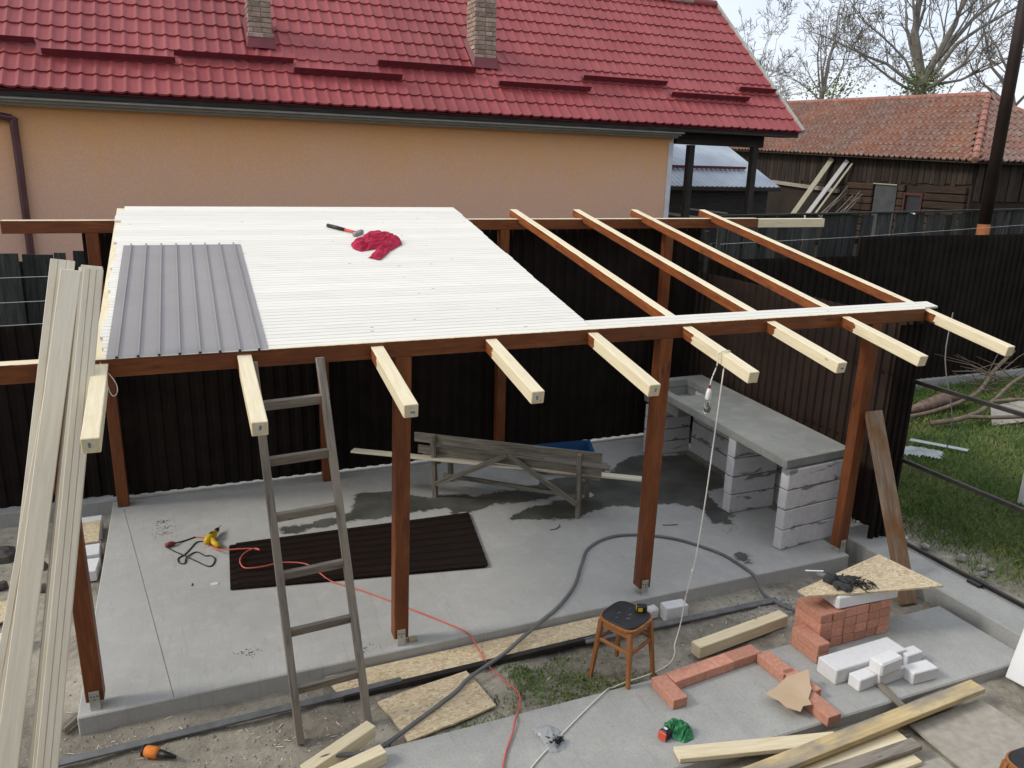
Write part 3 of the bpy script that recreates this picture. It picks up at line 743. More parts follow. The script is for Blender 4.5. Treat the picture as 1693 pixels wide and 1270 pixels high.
for (t_, b_, wd, mt, lb) in (((6.13, 3.90), (7.23, 1.5), .24, 'pale_old_board', 'wide yellowish board leaning on the barn wall'), ((5.31, 3.84), (6.46, 1.5), .20, 'pale_grey_board', 'pale grey board leaning on the barn wall, right of the yellowish one')):
    o = plank('leaning_board', bw(b_[0], b_[1], .95), bw(t_[0], t_[1], .12), wd, .04, mt, up=tuple(-BN))
    tag(o, lb, 'board', 'boards leaning on the barn')
o = plank('leaning_board', bw(6.0, 1.5, 1.0), bw(5.05, 3.75, .12), .09, .03, 'pale_old_board', up=tuple(-BN)); tag(o, 'narrow pale lath leaning on the barn wall beside the pale grey board', 'board', 'boards leaning on the barn')
STK = []
for i in range(9):
    a = rnd.uniform(4.2, 5.9); o = obj('stick', tube([bw(a+rnd.uniform(.2, .9), 1.6, 1.0), bw(a, rnd.uniform(2.5, 3.1), .2)], .018, 5), 'twig')
    STK.append((a, o))
NUM = ['first', 'second', 'third', 'fourth', 'fifth', 'sixth', 'seventh', 'eighth', 'ninth']
for i, (a, o) in enumerate(sorted(STK, key=lambda q: -q[0])): tag(o, 'thin grey stick leaning on the barn wall, %s from the left' % NUM[i], 'stick', 'sticks leaning on the barn wall')
STK = []
for i in range(7):
    a = rnd.uniform(8.6, 9.8); o = obj('stick', tube([bw(a+.5, 1.8, 1.5), bw(a-.1, rnd.uniform(3.0, 3.6), 1.3+rnd.uniform(-.2, .2))], .025, 5), 'twig')
    STK.append((a, o))
for i, (a, o) in enumerate(sorted(STK, key=lambda q: -q[0])): tag(o, 'grey pole leaning beside the tin shed, %s from the left' % NUM[i], 'stick', 'poles leaning by the tin shed')

# ------------------------------------------------------------------ board fences and dark metal fences
def board_fence(name, p0, p1, ztop, label, lean=.0, gap=.012, zb=-.2):
    f = empty(name, ((p0[0]+p1[0])/2, (p0[1]+p1[1])/2, GZ), label, 'fence')
    d = Vector((p1[0]-p0[0], p1[1]-p0[1], 0)); L = d.length; d.normalize(); nrm = Vector((d.y, -d.x, 0)); s = 0; i = 0
    while s < L:
        wd = rnd.uniform(.11, .20); t = s/L; zt = ztop(t)+rnd.uniform(-.03, .02)
        b = Vector((p0[0], p0[1], zb))+d*(s+wd/2)+nrm*rnd.uniform(-.012, .012)
        tp = b+Vector((0, 0, zt-zb))+d*(lean+rnd.uniform(-.02, .02))*(zt-zb)
        m, LL = frame(b, tp, up=tuple(nrm)); obj('board', cbox(LL, wd, .022, .003), 'old_board', f, mw=m)
        s += wd+gap*rnd.uniform(.3, 2.2)
        if gap > .005 and rnd.random() < .04: s += .06
    for k in (.35, .85):
        a = Vector((p0[0], p0[1], zb+(ztop(0)-zb)*k))-nrm*.06; b = Vector((p1[0], p1[1], zb+(ztop(1)-zb)*k))-nrm*.06
        plank('fence_rail', a, b, .05, .09, 'old_board', f)
    return f
board_fence('board_fence', (8.42, 5.2), (18.5, 5.2), lambda t: 2.74+.17*t+.02*math.sin(t*9), 'weathered grey board fence below the barn, right of the pergola', lean=.02)
board_fence('board_fence', (-6.5, 5.5), (.6, 5.5), lambda t: 2.16+.22*t, 'dark board fence in front of the peach wall at far left', lean=.03, gap=.001)
lf = [o for o in bpy.data.objects if o.name.startswith('board_fence')][-1]
obj('tar_paper', wbox(-6.5, .65, 5.53, 5.545, -.2, 2.24, .002), 'dark_board', lf)
plank('fence_cap', (8.42, 5.2, 2.76), (18.5, 5.2, 2.93), .10, .03, 'old_board', bpy.data.objects['board_fence'])

TRAP = [(0, 0), (.30, 0), (.42, .02), (.80, .02), (.92, 0)]
def metal_fence(p0, p1, z0, ztop, label, mat='dark_brown_metal', pitch=.14, per=8, side=1):
    f = empty('metal_fence', ((p0[0]+p1[0])/2, (p0[1]+p1[1])/2, GZ), label, 'fence', 'dark metal sheet fences')
    d = Vector((p1[0]-p0[0], p1[1]-p0[1], 0)); L = d.length; d.normalize(); up = Vector((0, 0, 1)); nr = d.cross(up)*side
    s = 0
    while s < L-.02:
        n = min(per, max(1, int(round((L-s)/pitch))))
        m = Matrix((d, up, nr)).transposed().to_4x4(); m.translation = Vector((p0[0], p0[1], z0+rnd.uniform(0, .006)))+d*s
        obj('metal_sheet', corrugated(pitch, TRAP, n, ztop-z0), mat, f, mw=m); s += n*pitch
    return f
fb = metal_fence((-.05, 3.50), (6.89, 3.50), .042, 2.74, 'tall black-brown metal sheet fence behind the pergola')
metal_fence((-7.0, 3.62), (-.06, 3.62), -.05, 1.85, 'low black-brown metal sheet fence left of the pergola')
metal_fence((6.95, 4.40), (10.57, 4.40), .06, 2.20, 'lower black-brown metal sheet fence right of the pergola, below grey boards')
metal_fence((10.58, 4.40), (20, 4.40), .06, 2.50, 'tall black-brown metal sheet fence at right, behind the brush pile')
fs = metal_fence((6.93, .10), (6.93, 3.46), .055, 2.18, 'dark brown metal sheet fence beside the concrete counter', mat='lit_brown_metal', pitch=.112, per=10)
m = Matrix(((1, 0, 0), (0, 0, -1), (0, 1, 0))).to_4x4(); m.translation = (6.70, .062, .06)
obj('metal_sheet', corrugated(.075, TRAP, 4, 2.1), 'dark_brown_metal', fs, mw=m)  # turned end sheet takes the darker brown for its unlit look
obj('fence_post', wbox(6.93, 6.98, .07, .125, -.2, 2.2, .004), 'black_steel', fs)
obj('fence_post', wbox(6.96, 7.02, 3.40, 3.46, -.2, 2.7, .004), 'black_steel', fs)
for z in (.07, .85, 1.62):
    plank('fence_rail', (6.965, -4.2, z), (6.965, 3.45, z), .03, .036, 'black_steel', fs)
obj('rail_bracket', wbox(6.90, 7.02, -.98, -.86, .05, .075, .002), 'black_steel', fs)
tag(obj('fence_plinth', wbox(-7, 6.9, 3.46, 3.80, -.3, .022, .006), 'kerb_concrete'), kind='structure')
tag(obj('fence_plinth', wbox(6.95, 20, 4.38, 4.75, -.4, .035, .006), 'kerb_concrete'), kind='structure')
for i, (z, x1) in enumerate(((2.315, .1), (2.08, .1), (1.86, .1))):
    o = obj('fence_wire', tube([(-6, 3.68, z-.05), (-2.5, 3.68, z-.03), (x1, 3.68, z)], .0025, 4), 'zinc')
    tag(o, ['topmost', 'middle', 'lowest'][i]+' of the wires strung over the low fence at left', 'wire', 'wires at the left fence')
o = obj('fence_wire', tube([(8.1, 4.6, 2.40), (10.8, 4.6, 2.48), (14.5, 4.6, 2.64), (19, 4.6, 2.8)], .0025, 4), 'zinc'); tag(o, 'thin wire strung in front of the grey board fence at right', 'wire')
pole = empty('metal_pole', (14, 4.95, GZ), 'tall dark brown metal pole rising past the barn roof', 'pole')
obj('shaft', tube([(14.0, 4.95, 2.62), (14.0, 4.95, 9.5)], [.105, .10], 14), 'pole_brown', pole, smooth=True)
obj('rusty_foot', tube([(14.0, 4.95, -.2), (14.0, 4.95, 2.63)], [.115, .108], 14), 'rust', pole, smooth=True)

# ------------------------------------------------------------------ bare trees beyond the barn
TR = Vector((.664, -.747, 0)); TF = Vector((.747, .664, 0))
def add_geo(A, g):
    k = len(A[0]); A[0].extend(g[0]); A[1].extend([tuple(i+k for i in q) for q in g[1]])
def limb(A, p, d, length, r, level, lift=.10, wob=.16, minr=.012, kids=1.0):
    """one bough: a wandering tapered tube that throws off thinner boughs down to twigs"""
    n = 6 if level > 1 else 4; P = [p.copy()]; d = d.normalized(); dirs = []
    for i in range(n):
        d = (d+Vector((rnd.gauss(0, wob), rnd.gauss(0, wob), rnd.gauss(0, wob)))+Vector((0, 0, lift*.5))).normalized()
        p = p+d*length/n; P.append(p.copy()); dirs.append(d.copy())
    rr = [max(minr, r*(1-.8*i/n)) for i in range(n+1)]
    add_geo(A, tube(P, rr, 6 if r > .07 else 3, False))
    if level == 0: return
    m = int((5 if level > 1 else 6)*kids+rnd.random())
    for k in range(m):
        t = rnd.uniform(.25, 1.0); i = min(n-1, int(t*n)); q = P[i].lerp(P[i+1], t*n-i if i < n else 1)
        ax = Vector((rnd.gauss(0, 1), rnd.gauss(0, 1), rnd.gauss(.15, .8))).normalized()
        nd = (dirs[i]*.75+ax*.75).normalized()
        limb(A, q, nd, length*rnd.uniform(.34, .60)*(1.15-.4*t), max(minr, rr[i]*rnd.uniform(.35, .55)), level-1, lift, wob*1.1, minr, kids)
def bare_tree(base, trunk_h, trunk_r, limbs, label, ivy=None, level=3, minr=.013, kids=1.0):
    t = empty('bare_tree', base, label, 'tree', 'bare trees behind the barn'); base = Vector(base)
    top = base+Vector((0, 0, trunk_h)); A = ([], []); B = ([], [])
    if trunk_r: add_geo(A, tube([base, base.lerp(top, .5)+Vector((.1, .05, 0)), top], [trunk_r*1.3, trunk_r*1.05, trunk_r*.9], 9, False))
    for (ang, dep, ln, r, h) in limbs:
        d = Vector((0, 0, 1))*math.cos(R(ang))+TR*math.sin(R(ang))+TF*dep
        limb(B, base+Vector((0, 0, trunk_h*h)), d, ln, r, level, minr=minr, kids=kids)
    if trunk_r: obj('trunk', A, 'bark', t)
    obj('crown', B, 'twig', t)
    if ivy:
        VV, FF = [], []
        for i in range(ivy[1]):
            c = base+TR*rnd.gauss(0, ivy[2])+TF*rnd.gauss(0, ivy[2]*.6)+Vector((0, 0, rnd.gauss(*ivy[0]))); s_ = rnd.uniform(.04, .11)
            a = Vector((rnd.uniform(-1, 1), rnd.uniform(-1, 1), rnd.uniform(-1, 1))).normalized()*s_; b = a.cross(Vector((rnd.uniform(-1, 1), rnd.uniform(-1, 1), rnd.uniform(-1, 1)))).normalized()*s_
            k = len(VV); VV += [c-a, c+b*.6, c+a, c-b*.6]; FF.append((k, k+1, k+2, k+3))
        obj('ivy_leaves', (VV, FF), 'ivy', t)
    return t
bare_tree((42.3, 32.0, -.3), 9.0, .36, [(0, 0, 8.5, .30, 1), (9, .1, 8.5, .20, .98), (16, -.1, 9.0, .20, .97), (27, .1, 9.0, .19, .95), (42, 0, 8.5, .16, .95), (58, -.1, 7.5, .13, .93), (74, .1, 6.5, .11, .97), (-10, 0, 7.5, .14, .98), (-30, .1, 7.5, .14, .98), (-52, -.1, 7.5, .13, .96), (-70, .1, 6.5, .10, .93), (-40, .3, 6.5, .10, .93)],
          'big spreading bare tree with ivy at its fork behind the barn', ivy=((8.7, .75), 1500, .62), level=3, minr=.016)
bare_tree((34.4, 31.5, -.3), 8.0, .15, [(1, 0, 5.2, .12, 1), (-16, .1, 4.2, .07, .96), (15, -.1, 4.4, .07, .96), (-34, 0, 3.2, .05, .97), (32, .1, 3.4, .05, .97), (-8, -.2, 4.4, .06, 1)], 'slender upright bare tree left of the big tree', level=3, minr=.011, kids=.8)
bare_tree((37.8, 34.5, -.3), 7.3, 0, [(-30, 0, 4.0, .05, 1), (-8, .2, 4.6, .05, 1), (12, -.2, 4.2, .05, 1), (34, 0, 4.0, .05, 1), (-55, .1, 4.2, .04, 1), (60, .1, 4.2, .04, 1)], 'low bushy thicket tree between the slender tree and the big tree', ivy=((8.5, .45), 700, .9), level=3, minr=.011)
bare_tree((50.6, 32.0, -.3), 8.0, .20, [(-14, 0, 6.0, .14, 1), (10, .1, 6.0, .12, 1), (-42, .1, 5.5, .10, .97), (36, 0, 5.5, .10, 1), (-68, -.1, 4.0, .07, 1)], 'bare tree behind the pole at the right edge', level=3, minr=.014)
bare_tree((31.6, 34.0, -.3), 7.0, 0, [(-22, 0, 3.6, .04, 1), (-6, 0, 4.2, .035, 1), (4, .1, 5.0, .035, 1), (18, 0, 4.0, .04, 1), (38, .1, 3.6, .04, 1), (60, 0, 3.4, .04, 1)], 'thin bare saplings showing beside the red roof edge', level=3, minr=.011)
bare_tree((46.8, 35.0, -.3), 7.6, 0, [(-60, 0, 4.4, .05, 1), (-35, 0, 4.2, .05, 1), (-14, .1, 4.4, .05, 1), (10, -.1, 4.4, .05, 1), (36, 0, 4.2, .05, 1), (62, 0, 4.4, .05, 1)], 'low tangled thicket tree between the big tree and the pole', level=3, minr=.011)

# ------------------------------------------------------------------ pergola
PS, HF, DB = .107, 2.2, 3.295
HB, HBT = 2.748, 2.865
SL = .189; KS = math.hypot(1, SL); RH = .0845
def ztop(y): return HF+RH*KS+SL*y            # upper face of the rafters
perg = empty('pergola', (3.2, 1.7, 0), 'half-roofed timber pergola with brown stained posts and pale rafters', 'pergola')
def post(x, y, z0, z1, dx=0, br=True):
    p = plank('post', (x+PS/2, y+PS/2, z0), (x+PS/2+dx, y+PS/2, z1), PS, PS, 'stained_wood', perg, up=(0, 1, 0), c=.005)
    if br:
        g = join(wbox(x+.022, x+.082, y-.006, y-.001, .003, .135, .001), wbox(x+.022, x+.082, y-.012, y+PS, .001, .007, .001), wbox(x+.035, x+.072, y+.02, y+.085, .007, z0-.002, .001))
        b = obj('bracket', g, 'zinc', p)
        obj('bracket_screws', join(*[xf(tube([(0, 0, 0), (0, -.004, 0)], .0045, 6), Matrix.Translation((x+a, y-.006, c))) for a, c in ((.034, .10), (.052, .098), (.070, .10), (.052, .075))]), 'print_dark', p)
    return p
for x, dx in ((0, -.012), (2.025, .045), (4.118, .03), (6.284, .015)): post(x, 0, .056, HF, dx)
for x in (0, 2.06, 4.12, 6.30): post(x, DB, .003, HB, 0, False)
def beam(x0, x1, y, z0, z1, mat='stained_beam'): return plank('beam', (x0, y+PS/2, (z0+z1)/2), (x1, y+PS/2, (z0+z1)/2), PS, z1-z0, mat, perg, c=.004)
beam(-1.75, 6.9, 0, HF, HF+.112)
beam(-.661, 7.665, DB, HB, HBT); plank('beam', (7.67, DB+PS/2, (HB+HBT)/2-.004), (8.762, DB+PS/2, (HB+HBT)/2-.004), PS, HBT-HB-.008, 'cream_wood', perg)
RX = [.269, 1.067, 1.901, 2.705, 3.505, 4.33, 5.138, 5.93, 6.93]; RT = [.871, .868, .833, .816, .87, .825, .806, .823, .80]
RW = .085
for i, (x, t) in enumerate(zip(RX, RT)):
    yb = DB+.26
    # local X runs down towards the front with its zero at the front beam
    a = Vector((x+RW/2, 0, ztop(0))); dv = Vector((0, -1, -SL)).normalized(); upv = Vector((0, -SL, 1)).normalized(); yv = upv.cross(dv)
    lf = t*KS; lb = -yb*KS
    g = xf(cbox(lf-lb, RW, RH, .004), Matrix.Translation(((lf+lb)/2, 0, 0)))
    m = Matrix((dv, yv, upv)).transposed().to_4x4(); m.translation = a-upv*RH/2
    m = m @ Matrix.Rotation(R(rnd.uniform(-1.3, 1.3)), 4, 'X')
    ra = obj('rafter', g, 'stained_rafter', perg, mw=m)
    if i not in (5, 7, 8):
        mm = m @ Matrix.Translation((lf+.0006, [-.005, .002, .01, -.006, .008, 0, .006, 0, 0][i], [.005, .008, -.008, .0, .004, 0, -.004, 0, 0][i])) @ Matrix.Rotation(R([4, -6, 84, 8, -4, 0, 85, 0, 0][i]), 4, 'X')
        st = obj('sticker', cbox(.001, .022, .038, .0002), 'sticker_white', ra, mw=mm)
        obj('sticker_print', join(*[xf(cbox(.0006, .012, .0035, .0001), Matrix.Translation((.0009, (k % 2)*.002-.001, -.011+k*.0055))) for k in range(5)]), 'print_dark', ra, mw=mm)
# tongue and groove sheathing
BW, BT = .17, .018
def board_geo(l, w=BW, t=BT):
    h = w/2; g_ = w/3; pr = [(-h, -t), (-h, -.006), (-h+.003, 0)]
    for c in (-g_/2, g_/2): pr += [(c-.003, 0), (c-.001, -.005), (c+.001, -.005), (c+.003, 0)]
    pr += [(h-.003, 0), (h, -.006), (h, -t)]
    n = len(pr); V = [(-l/2, a, b) for a, b in pr]+[(l/2, a, b) for a, b in pr]
    F = [(i, (i+1) % n, n+(i+1) % n, n+i) for i in range(n)]+[tuple(reversed(range(n))), tuple(range(n, 2*n))]
    return V, F
upv = Vector((0, -SL, 1)).normalized(); sv = Vector((0, 1, SL)).normalized()
def roof_board(x0, x1, s, lift=.001, w=BW):
    m = Matrix((Vector((1, 0, 0)), sv, upv)).transposed().to_4x4()
    m.translation = Vector(((x0+x1)/2, 0, ztop(0)))+sv*s+upv*(BT+lift)
    return obj('sheathing_board', board_geo(x1-x0, w), 'board_wood', perg, mw=m)
s = .02+BW/2
for k in range(21):
    roof_board(.305+rnd.uniform(-.02, .02)-(.02 if k > 17 else 0)+(.05 if k == 20 else 0), 3.565+.004*k+rnd.uniform(-.006, .006), s, .001); s += BW+.0015
roof_board(3.572, 6.93, .02+BW/2, .001)
m = Matrix((Vector((1, 0, 0)), sv, upv)).transposed().to_4x4(); m.translation = Vector((7.03, 0, ztop(0)))+sv*.12+upv*(BT+.001)
obj('sheathing_board', board_geo(.16, .13), 'board_wood', perg, mw=m)

# ------------------------------------------------------------------ things lying on the roof
mR = Matrix((Vector((1, 0, 0)), sv, upv)).transposed().to_4x4()
def on_roof(x, y, lift): m = mR.copy(); m.translation = Vector((x, y, ztop(y)))+upv*(BT+.002+lift); return m
pitch = .1045; prof = [(0, 0), (.42, 0), (.455, .016), (.545, .016), (.58, 0)]
g = corrugated(pitch, prof, 8, 2.30); V = [(v[0]+.03*0, v[1], v[2]+.004) for v in g[0]]
sheet = obj('roofing_sheet', join((V, g[1]), ([(v[0], v[1], v[2]-.0025) for v in V], g[1])), 'sheet_grey', mw=on_roof(.345, .005, 0) @ Matrix.Rotation(R(-.6), 4, 'Z') @ Matrix.Scale(1.09, 4, (1, 0, 0)))
tag(sheet, 'grey ribbed metal roofing sheet laid on the left of the pale board roof', 'roofing sheet')
ham = empty('hammer', (2.3, 2.56, ztop(2.56)+.03), 'hammer with black and red handle lying on the board roof', 'hammer')
hz = lambda y: ztop(y)+BT+.02
obj('grip', tube([(2.12, 2.78, hz(2.78)), (2.19, 2.70, hz(2.70)), (2.255, 2.625, hz(2.625))], [.017, .019, .016], 8), 'black_plastic', ham, smooth=True)
obj('handle', tube([(2.255, 2.625, hz(2.625)), (2.36, 2.505, hz(2.505))], [.014, .012], 8), 'tool_red', ham, smooth=True)
m, L = frame((2.305, 2.44, hz(2.44)+.004), (2.405, 2.545, hz(2.545)+.004), up=tuple(upv)); obj('head', cbox(L, .04, .036, .006), 'steel', ham, mw=m)
JK = [(2.21,2.16),(2.27,2.29),(2.35,2.37),(2.44,2.50),(2.53,2.53),(2.62,2.53),(2.69,2.46),(2.72,2.36),(2.70,2.17),(2.62,2.07),(2.53,1.96),(2.44,1.80),(2.38,1.71),(2.28,1.80),(2.34,1.87),(2.42,2.04),(2.36,2.01),(2.27,1.97),(2.22,2.04)]
g = lump(JK, 0, .008, .032, .05, 12, 2.0, zf=lambda x, y: ztop(y)+BT+.003)
tag(obj('jacket', g, 'jacket_red', smooth=True), 'crumpled crimson jacket lying on the pale board roof', 'jacket')
o = obj('string_loop', tube(spline([(.30, .03, ztop(0)+.02), (.33, -.03, 2.27), (.385, -.07, 2.19), (.39, -.08, 2.13), (.365, -.08, 2.11), (.345, -.07, 2.16), (.345, -.05, 2.22)], 5), .003, 4), 'cord_white'); tag(o, 'loop of thin string hanging from the left roof corner', 'string')

# ------------------------------------------------------------------ leaning bundle of boards at the left
LS = 1.14/2.44
ln = Vector((0, -1, LS)).normalized(); ld = Vector((0, LS, 1)).normalized()
def lean(x_t, z_t, x_b, z_b, off):
    y = lambda z: -.075-(2.3-z)*LS
    return Vector((x_t, y(z_t), z_t))+ln*off, Vector((x_b, y(z_b), z_b))+ln*off
BUN = [(.165, 2.87, -.33, -.05, .000, .125, 'leftmost pale board of the bundle leaning on the pergola'),
       (.300, 2.80, -.155, -.05, .000, .125, 'pale board leaning at the right of the bundle, lowest in its stack'),
       (.309, 2.815, -.145, -.05, .020, .125, 'pale board leaning at the right of the bundle, second in its stack'),
       (.318, 2.82, -.134, -.05, .040, .112, 'pale board leaning at the right of the bundle, third in its stack'),
       (.326, 2.80, -.122, -.05, .060, .100, 'pale board leaning at the right of the bundle, topmost of its stack'),
       (.210, 2.80, -.325, -.05, .042, .105, 'pale board lying across the front of the leaning bundle'),
       (.118, 2.30, -.42, -.05, .022, .11, 'shorter pale board half hidden at the left of the leaning bundle')]
for (xt, zt, xb, zb, off, wd, lb) in BUN:
    a, b = lean(xt, zt, xb, zb, off); m, L = frame(b, a, up=tuple(ln))
    tag(obj('leaning_plank', cbox(L, wd, .018, .003) if 'across the front' in lb or 'third' in lb else board_geo(L, wd, .018), 'bundle_wood', mw=m), lb, 'board', 'boards leaning on the pergola')

# ------------------------------------------------------------------ ladder
lad = empty('ladder', (1.47, -.61, GZ), 'weathered wooden ladder leaning on the front beam', 'ladder')
fl, fr = Vector((1.25, -.625, GZ)), Vector((1.69, -.61, GZ)); tl, tr = Vector((1.155, -.05, 2.25)), Vector((1.56, -.05, 2.25))
lup = Vector((0, -1, .24))
plank('rail', fl, tl, .048, .07, 'grey_wood', lad, up=tuple(lup)); plank('rail', fr, tr, .048, .07, 'grey_wood', lad, up=tuple(lup))
for z in (.21, .575, .935, 1.295, 1.64, 1.98):
    t = (z-GZ)/(2.25-GZ); a, b = fl.lerp(tl, t), fr.lerp(tr, t); b = b+Vector((0, 0, .015))
    plank('rung', a, b, .026, .068, 'grey_wood', lad, up=(0, -.35, 1))

# ------------------------------------------------------------------ bench seen from behind, with a plank across it
ben = empty('garden_bench', (3.95, 2.2, 0), 'weathered wooden bench with braced back standing on the wet slab', 'bench')
bl, br_ = Vector((3.10, 2.53, 0)), Vector((4.34, 1.52, 0)); bu = (br_-bl).normalized(); bnv = Vector((-bu.y, bu.x, 0))
def bp(u, z, off=0): return bl+bu*u+bnv*off+Vector((0, 0, z))
LB = (br_-bl).length
for u in (.02, LB-.02): plank('rear_leg', bp(u, 0), bp(u, .715, -.07), .045, .06, 'bench_wood', ben, up=tuple(bnv))
for u in (.02, LB-.02): plank('front_leg', bp(u, 0, .46), bp(u, .42, .44), .05, .06, 'bench_wood', ben, up=tuple(bnv))
plank('back_board', bp(-.20, .665, -.035), bp(LB+.20, .69, -.035), .022, .10, 'bench_wood', ben)
plank('back_board', bp(-.17, .525, -.01), bp(LB+.20, .53, -.01), .022, .09, 'bench_wood', ben)
for k in range(4): plank('seat_board', bp(-.15, .43, .08+k*.115), bp(LB+.18, .43, .08+k*.115), .10, .028, 'bench_wood', ben)
plank('brace', bp(LB*.52, .60, -.062), bp(.05, .17, -.055), .022, .055, 'bench_wood', ben)
plank('brace', bp(LB*.53, .60, -.062), bp(LB-.03, .17, -.055), .022, .055, 'bench_wood', ben)
plank('stretcher', bp(.02, .16, .23), bp(LB-.02, .13, .23), .03, .045, 'bench_wood', ben)
for u in (.02, LB-.02): plank('side_rail', bp(u+.03, .395, .0), bp(u+.03, .395, .47), .04, .04, 'bench_wood', ben)
o = plank('long_plank', (2.33, 2.98, .455), (4.88, 1.26, .455), .10, .022, 'bundle_wood'); tag(o, 'long pale plank lying across the bench seat', 'board')
o = plank('short_plank', (4.15, 2.02, .458), (4.72, 1.62, .458), .11, .02, 'grey_wood'); tag(o, 'short grey plank lying on the right end of the bench seat', 'board')
# blue tub behind the bench
tray = empty('mortar_tub', (4.77, 2.74, 0), 'low blue plastic mortar tub on the slab behind the bench', 'tub')
def loft(rings):
    V, F = [], []; n = len(rings[0])
    for r_ in rings: V += [Vector(p) for p in r_]
    for i in range(len(rings)-1):
        for k in range(n): F.append((i*n+k, i*n+(k+1) % n, (i+1)*n+(k+1) % n, (i+1)*n+k))
    return V, F
def rect(cx, cy, hx, hy, z, tilt=0): return [(cx-hx, cy-hy, z-tilt*hx), (cx+hx, cy-hy, z+tilt*hx), (cx+hx, cy+hy, z+tilt*hx), (cx-hx, cy+hy, z-tilt*hx)]
def rrect(c, hx, hy, z, ang=-.35):
    ca, sa = math.cos(ang), math.sin(ang)
    return [(c[0]+ca*x-sa*y, c[1]+sa*x+ca*y, z+.10*x) for x, y in ((-hx, -hy), (hx, -hy), (hx, hy), (-hx, hy))]
tc_ = (4.74, 2.74)
tv, tf = loft([rrect(tc_, .24, .13, .03), rrect(tc_, .30, .19, .26), rrect(tc_, .34, .225, .262), rrect(tc_, .34, .225, .274), rrect(tc_, .295, .185, .274), rrect(tc_, .235, .125, .045)])
obj('shell', (tv, tf+[(3, 2, 1, 0), (20, 21, 22, 23)]), 'blue_plastic', tray)
obj('mortar_rest', prism([(p[0], p[1]) for p in rrect(tc_, .25, .14, 0)], .06, .10), 'mortar', tray)

# ------------------------------------------------------------------ concrete counter on aerated blocks
cn = empty('block_counter', (6.2, 1.7, 0), 'grey concrete counter with sink opening on white aerated block walls', 'counter')
X0, X1, Y0, Y1 = 5.79, 6.80, .27, 3.12
hx0, hx1, hy0, hy1 = 6.03, 6.56, 2.36, 3.0
sk = .085
def cx(x, y): return x+(.062*(y-.27) if x < 6.0 else .062*(y-.27)*0)   # the slab narrows slightly towards the back
outer = [(5.79, .27), (6.62, .34), (6.88, 3.12), (5.97, 3.12)]
hole = [(6.03, 2.36), (6.52, 2.36), (6.58, 3.0), (6.06, 3.0)]
def ringslab(z0, z1):
    V = [(p[0], p[1], z) for z in (z0, z1) for p in outer+hole]; F = []
    for b, rev in ((0, True), (8, False)):
        for i in range(4):
            q = (b+i, b+(i+1) % 4, b+4+(i+1) % 4, b+4+i); F.append(tuple(reversed(q)) if rev else q)
    for i in range(4):
        F.append((i, (i+1) % 4, 8+(i+1) % 4, 8+i)); F.append((4+i, 12+i, 12+(i+1) % 4, 4+(i+1) % 4))
    return V, F
top = obj('counter_top', ringslab(.815, .9), 'counter_concrete', cn)
bv = top.modifiers.new('bevel', 'BEVEL'); bv.width = .006; bv.segments = 2
obj('basin_floor', wbox(5.99, 6.62, 2.32, 3.04, .66, .70, .003), 'counter_concrete', cn)
for nm, q in (('front', (5.99, 6.62, 2.31, 2.352)), ('back', (5.99, 6.62, 3.008, 3.05)), ('left', (5.985, 6.022, 2.354, 3.006)), ('right', (6.588, 6.63, 2.354, 3.006))): obj('basin_wall', wbox(*q, .702, .8135, .003), 'counter_concrete', cn)
BLK = []
def blockwall(p0, p1, z0, z1, thick, courses, seed, sub=.0):
    a, b = Vector(p0), Vector(p1); d = (b-a); L = d.length; d.normalize(); hc = (z1-z0)/courses
    for c in range(courses):
        s = 0; bl_ = .58; first = .29 if (c+seed) % 2 and L > .8 else .80
        while s < L-.01:
            e = min(L, s+(first if s == 0 else bl_))
            if L-e < .12: e = L
            jj = rnd.uniform(-.004, .004); mid = a+d*((s+e)/2); y = Vector((0, 0, 1)).cross(d)
            m = Matrix((d, y, Vector((0, 0, 1)))).transposed().to_4x4(); m.translation = Vector((mid.x, mid.y, z0+hc*(c+.5)))+y*jj
            obj('block', cbox(e-s-.006, thick, hc-.007, .007), 'aac_mortar', cn, mw=m); s = e
    y = Vector((0, 0, 1)).cross(d); m = Matrix((d, y, Vector((0, 0, 1)))).transposed().to_4x4(); m.translation = (a+b)/2+Vector((0, 0, (z0+z1)/2))
    obj('mortar_bed', cbox(L-.02, thick-.012, z1-z0-.004, .002), 'mortar', cn, mw=m)
blockwall((5.80, .29, 0), (6.54, .36, 0), .002, .813, .10, 4, 0)
blockwall((5.86, 1.15, 0), (6.44, 1.15, 0), .002, .813, .12, 4, 1)
blockwall((6.52, .44, 0), (6.62, 2.80, 0), .002, .813, .10, 4, 0)
blockwall((5.95, 2.88, 0), (6.56, 2.88, 0), .002, .655, .12, 4, 1)

# ------------------------------------------------------------------ stack of brown roofing sheets on the slab
prof2 = [(0, 0), (.42, 0), (.45, .009), (.55, .009), (.58, 0)]
A, B, C_, D_ = Vector((.99, 2.05, 0)), Vector((3.27, 1.97, 0)), Vector((3.07, .87, 0)), Vector((.95, 1.23, 0))
for k in range(4):
    V, F = [], []; n = 8; u = []
    for i in range(n):
        for a, h in prof2: u.append(((i+a)/n, h))
    u.append((1, 0))
    sh = Vector((.02*k+rnd.uniform(-.01, .01), rnd.uniform(-.01, .01), 0))
    for q, hh in u: V.append(D_.lerp(A, q)+sh+Vector((0, 0, .008+k*.005+hh)))
    for q, hh in u: V.append(C_.lerp(B, q)+sh*.5+Vector((0, 0, .008+k*.005+hh)))
    nn = len(u); F = [(i, i+1, nn+i+1, nn+i) for i in range(nn-1)]
    o = obj('brown_sheet', (V, F), 'sheet_brown'); tag(o, ['lowest', 'second lowest', 'second from top', 'topmost'][k]+' brown ribbed metal sheet in the pile on the slab', 'roofing sheet', 'brown sheets piled on the slab')

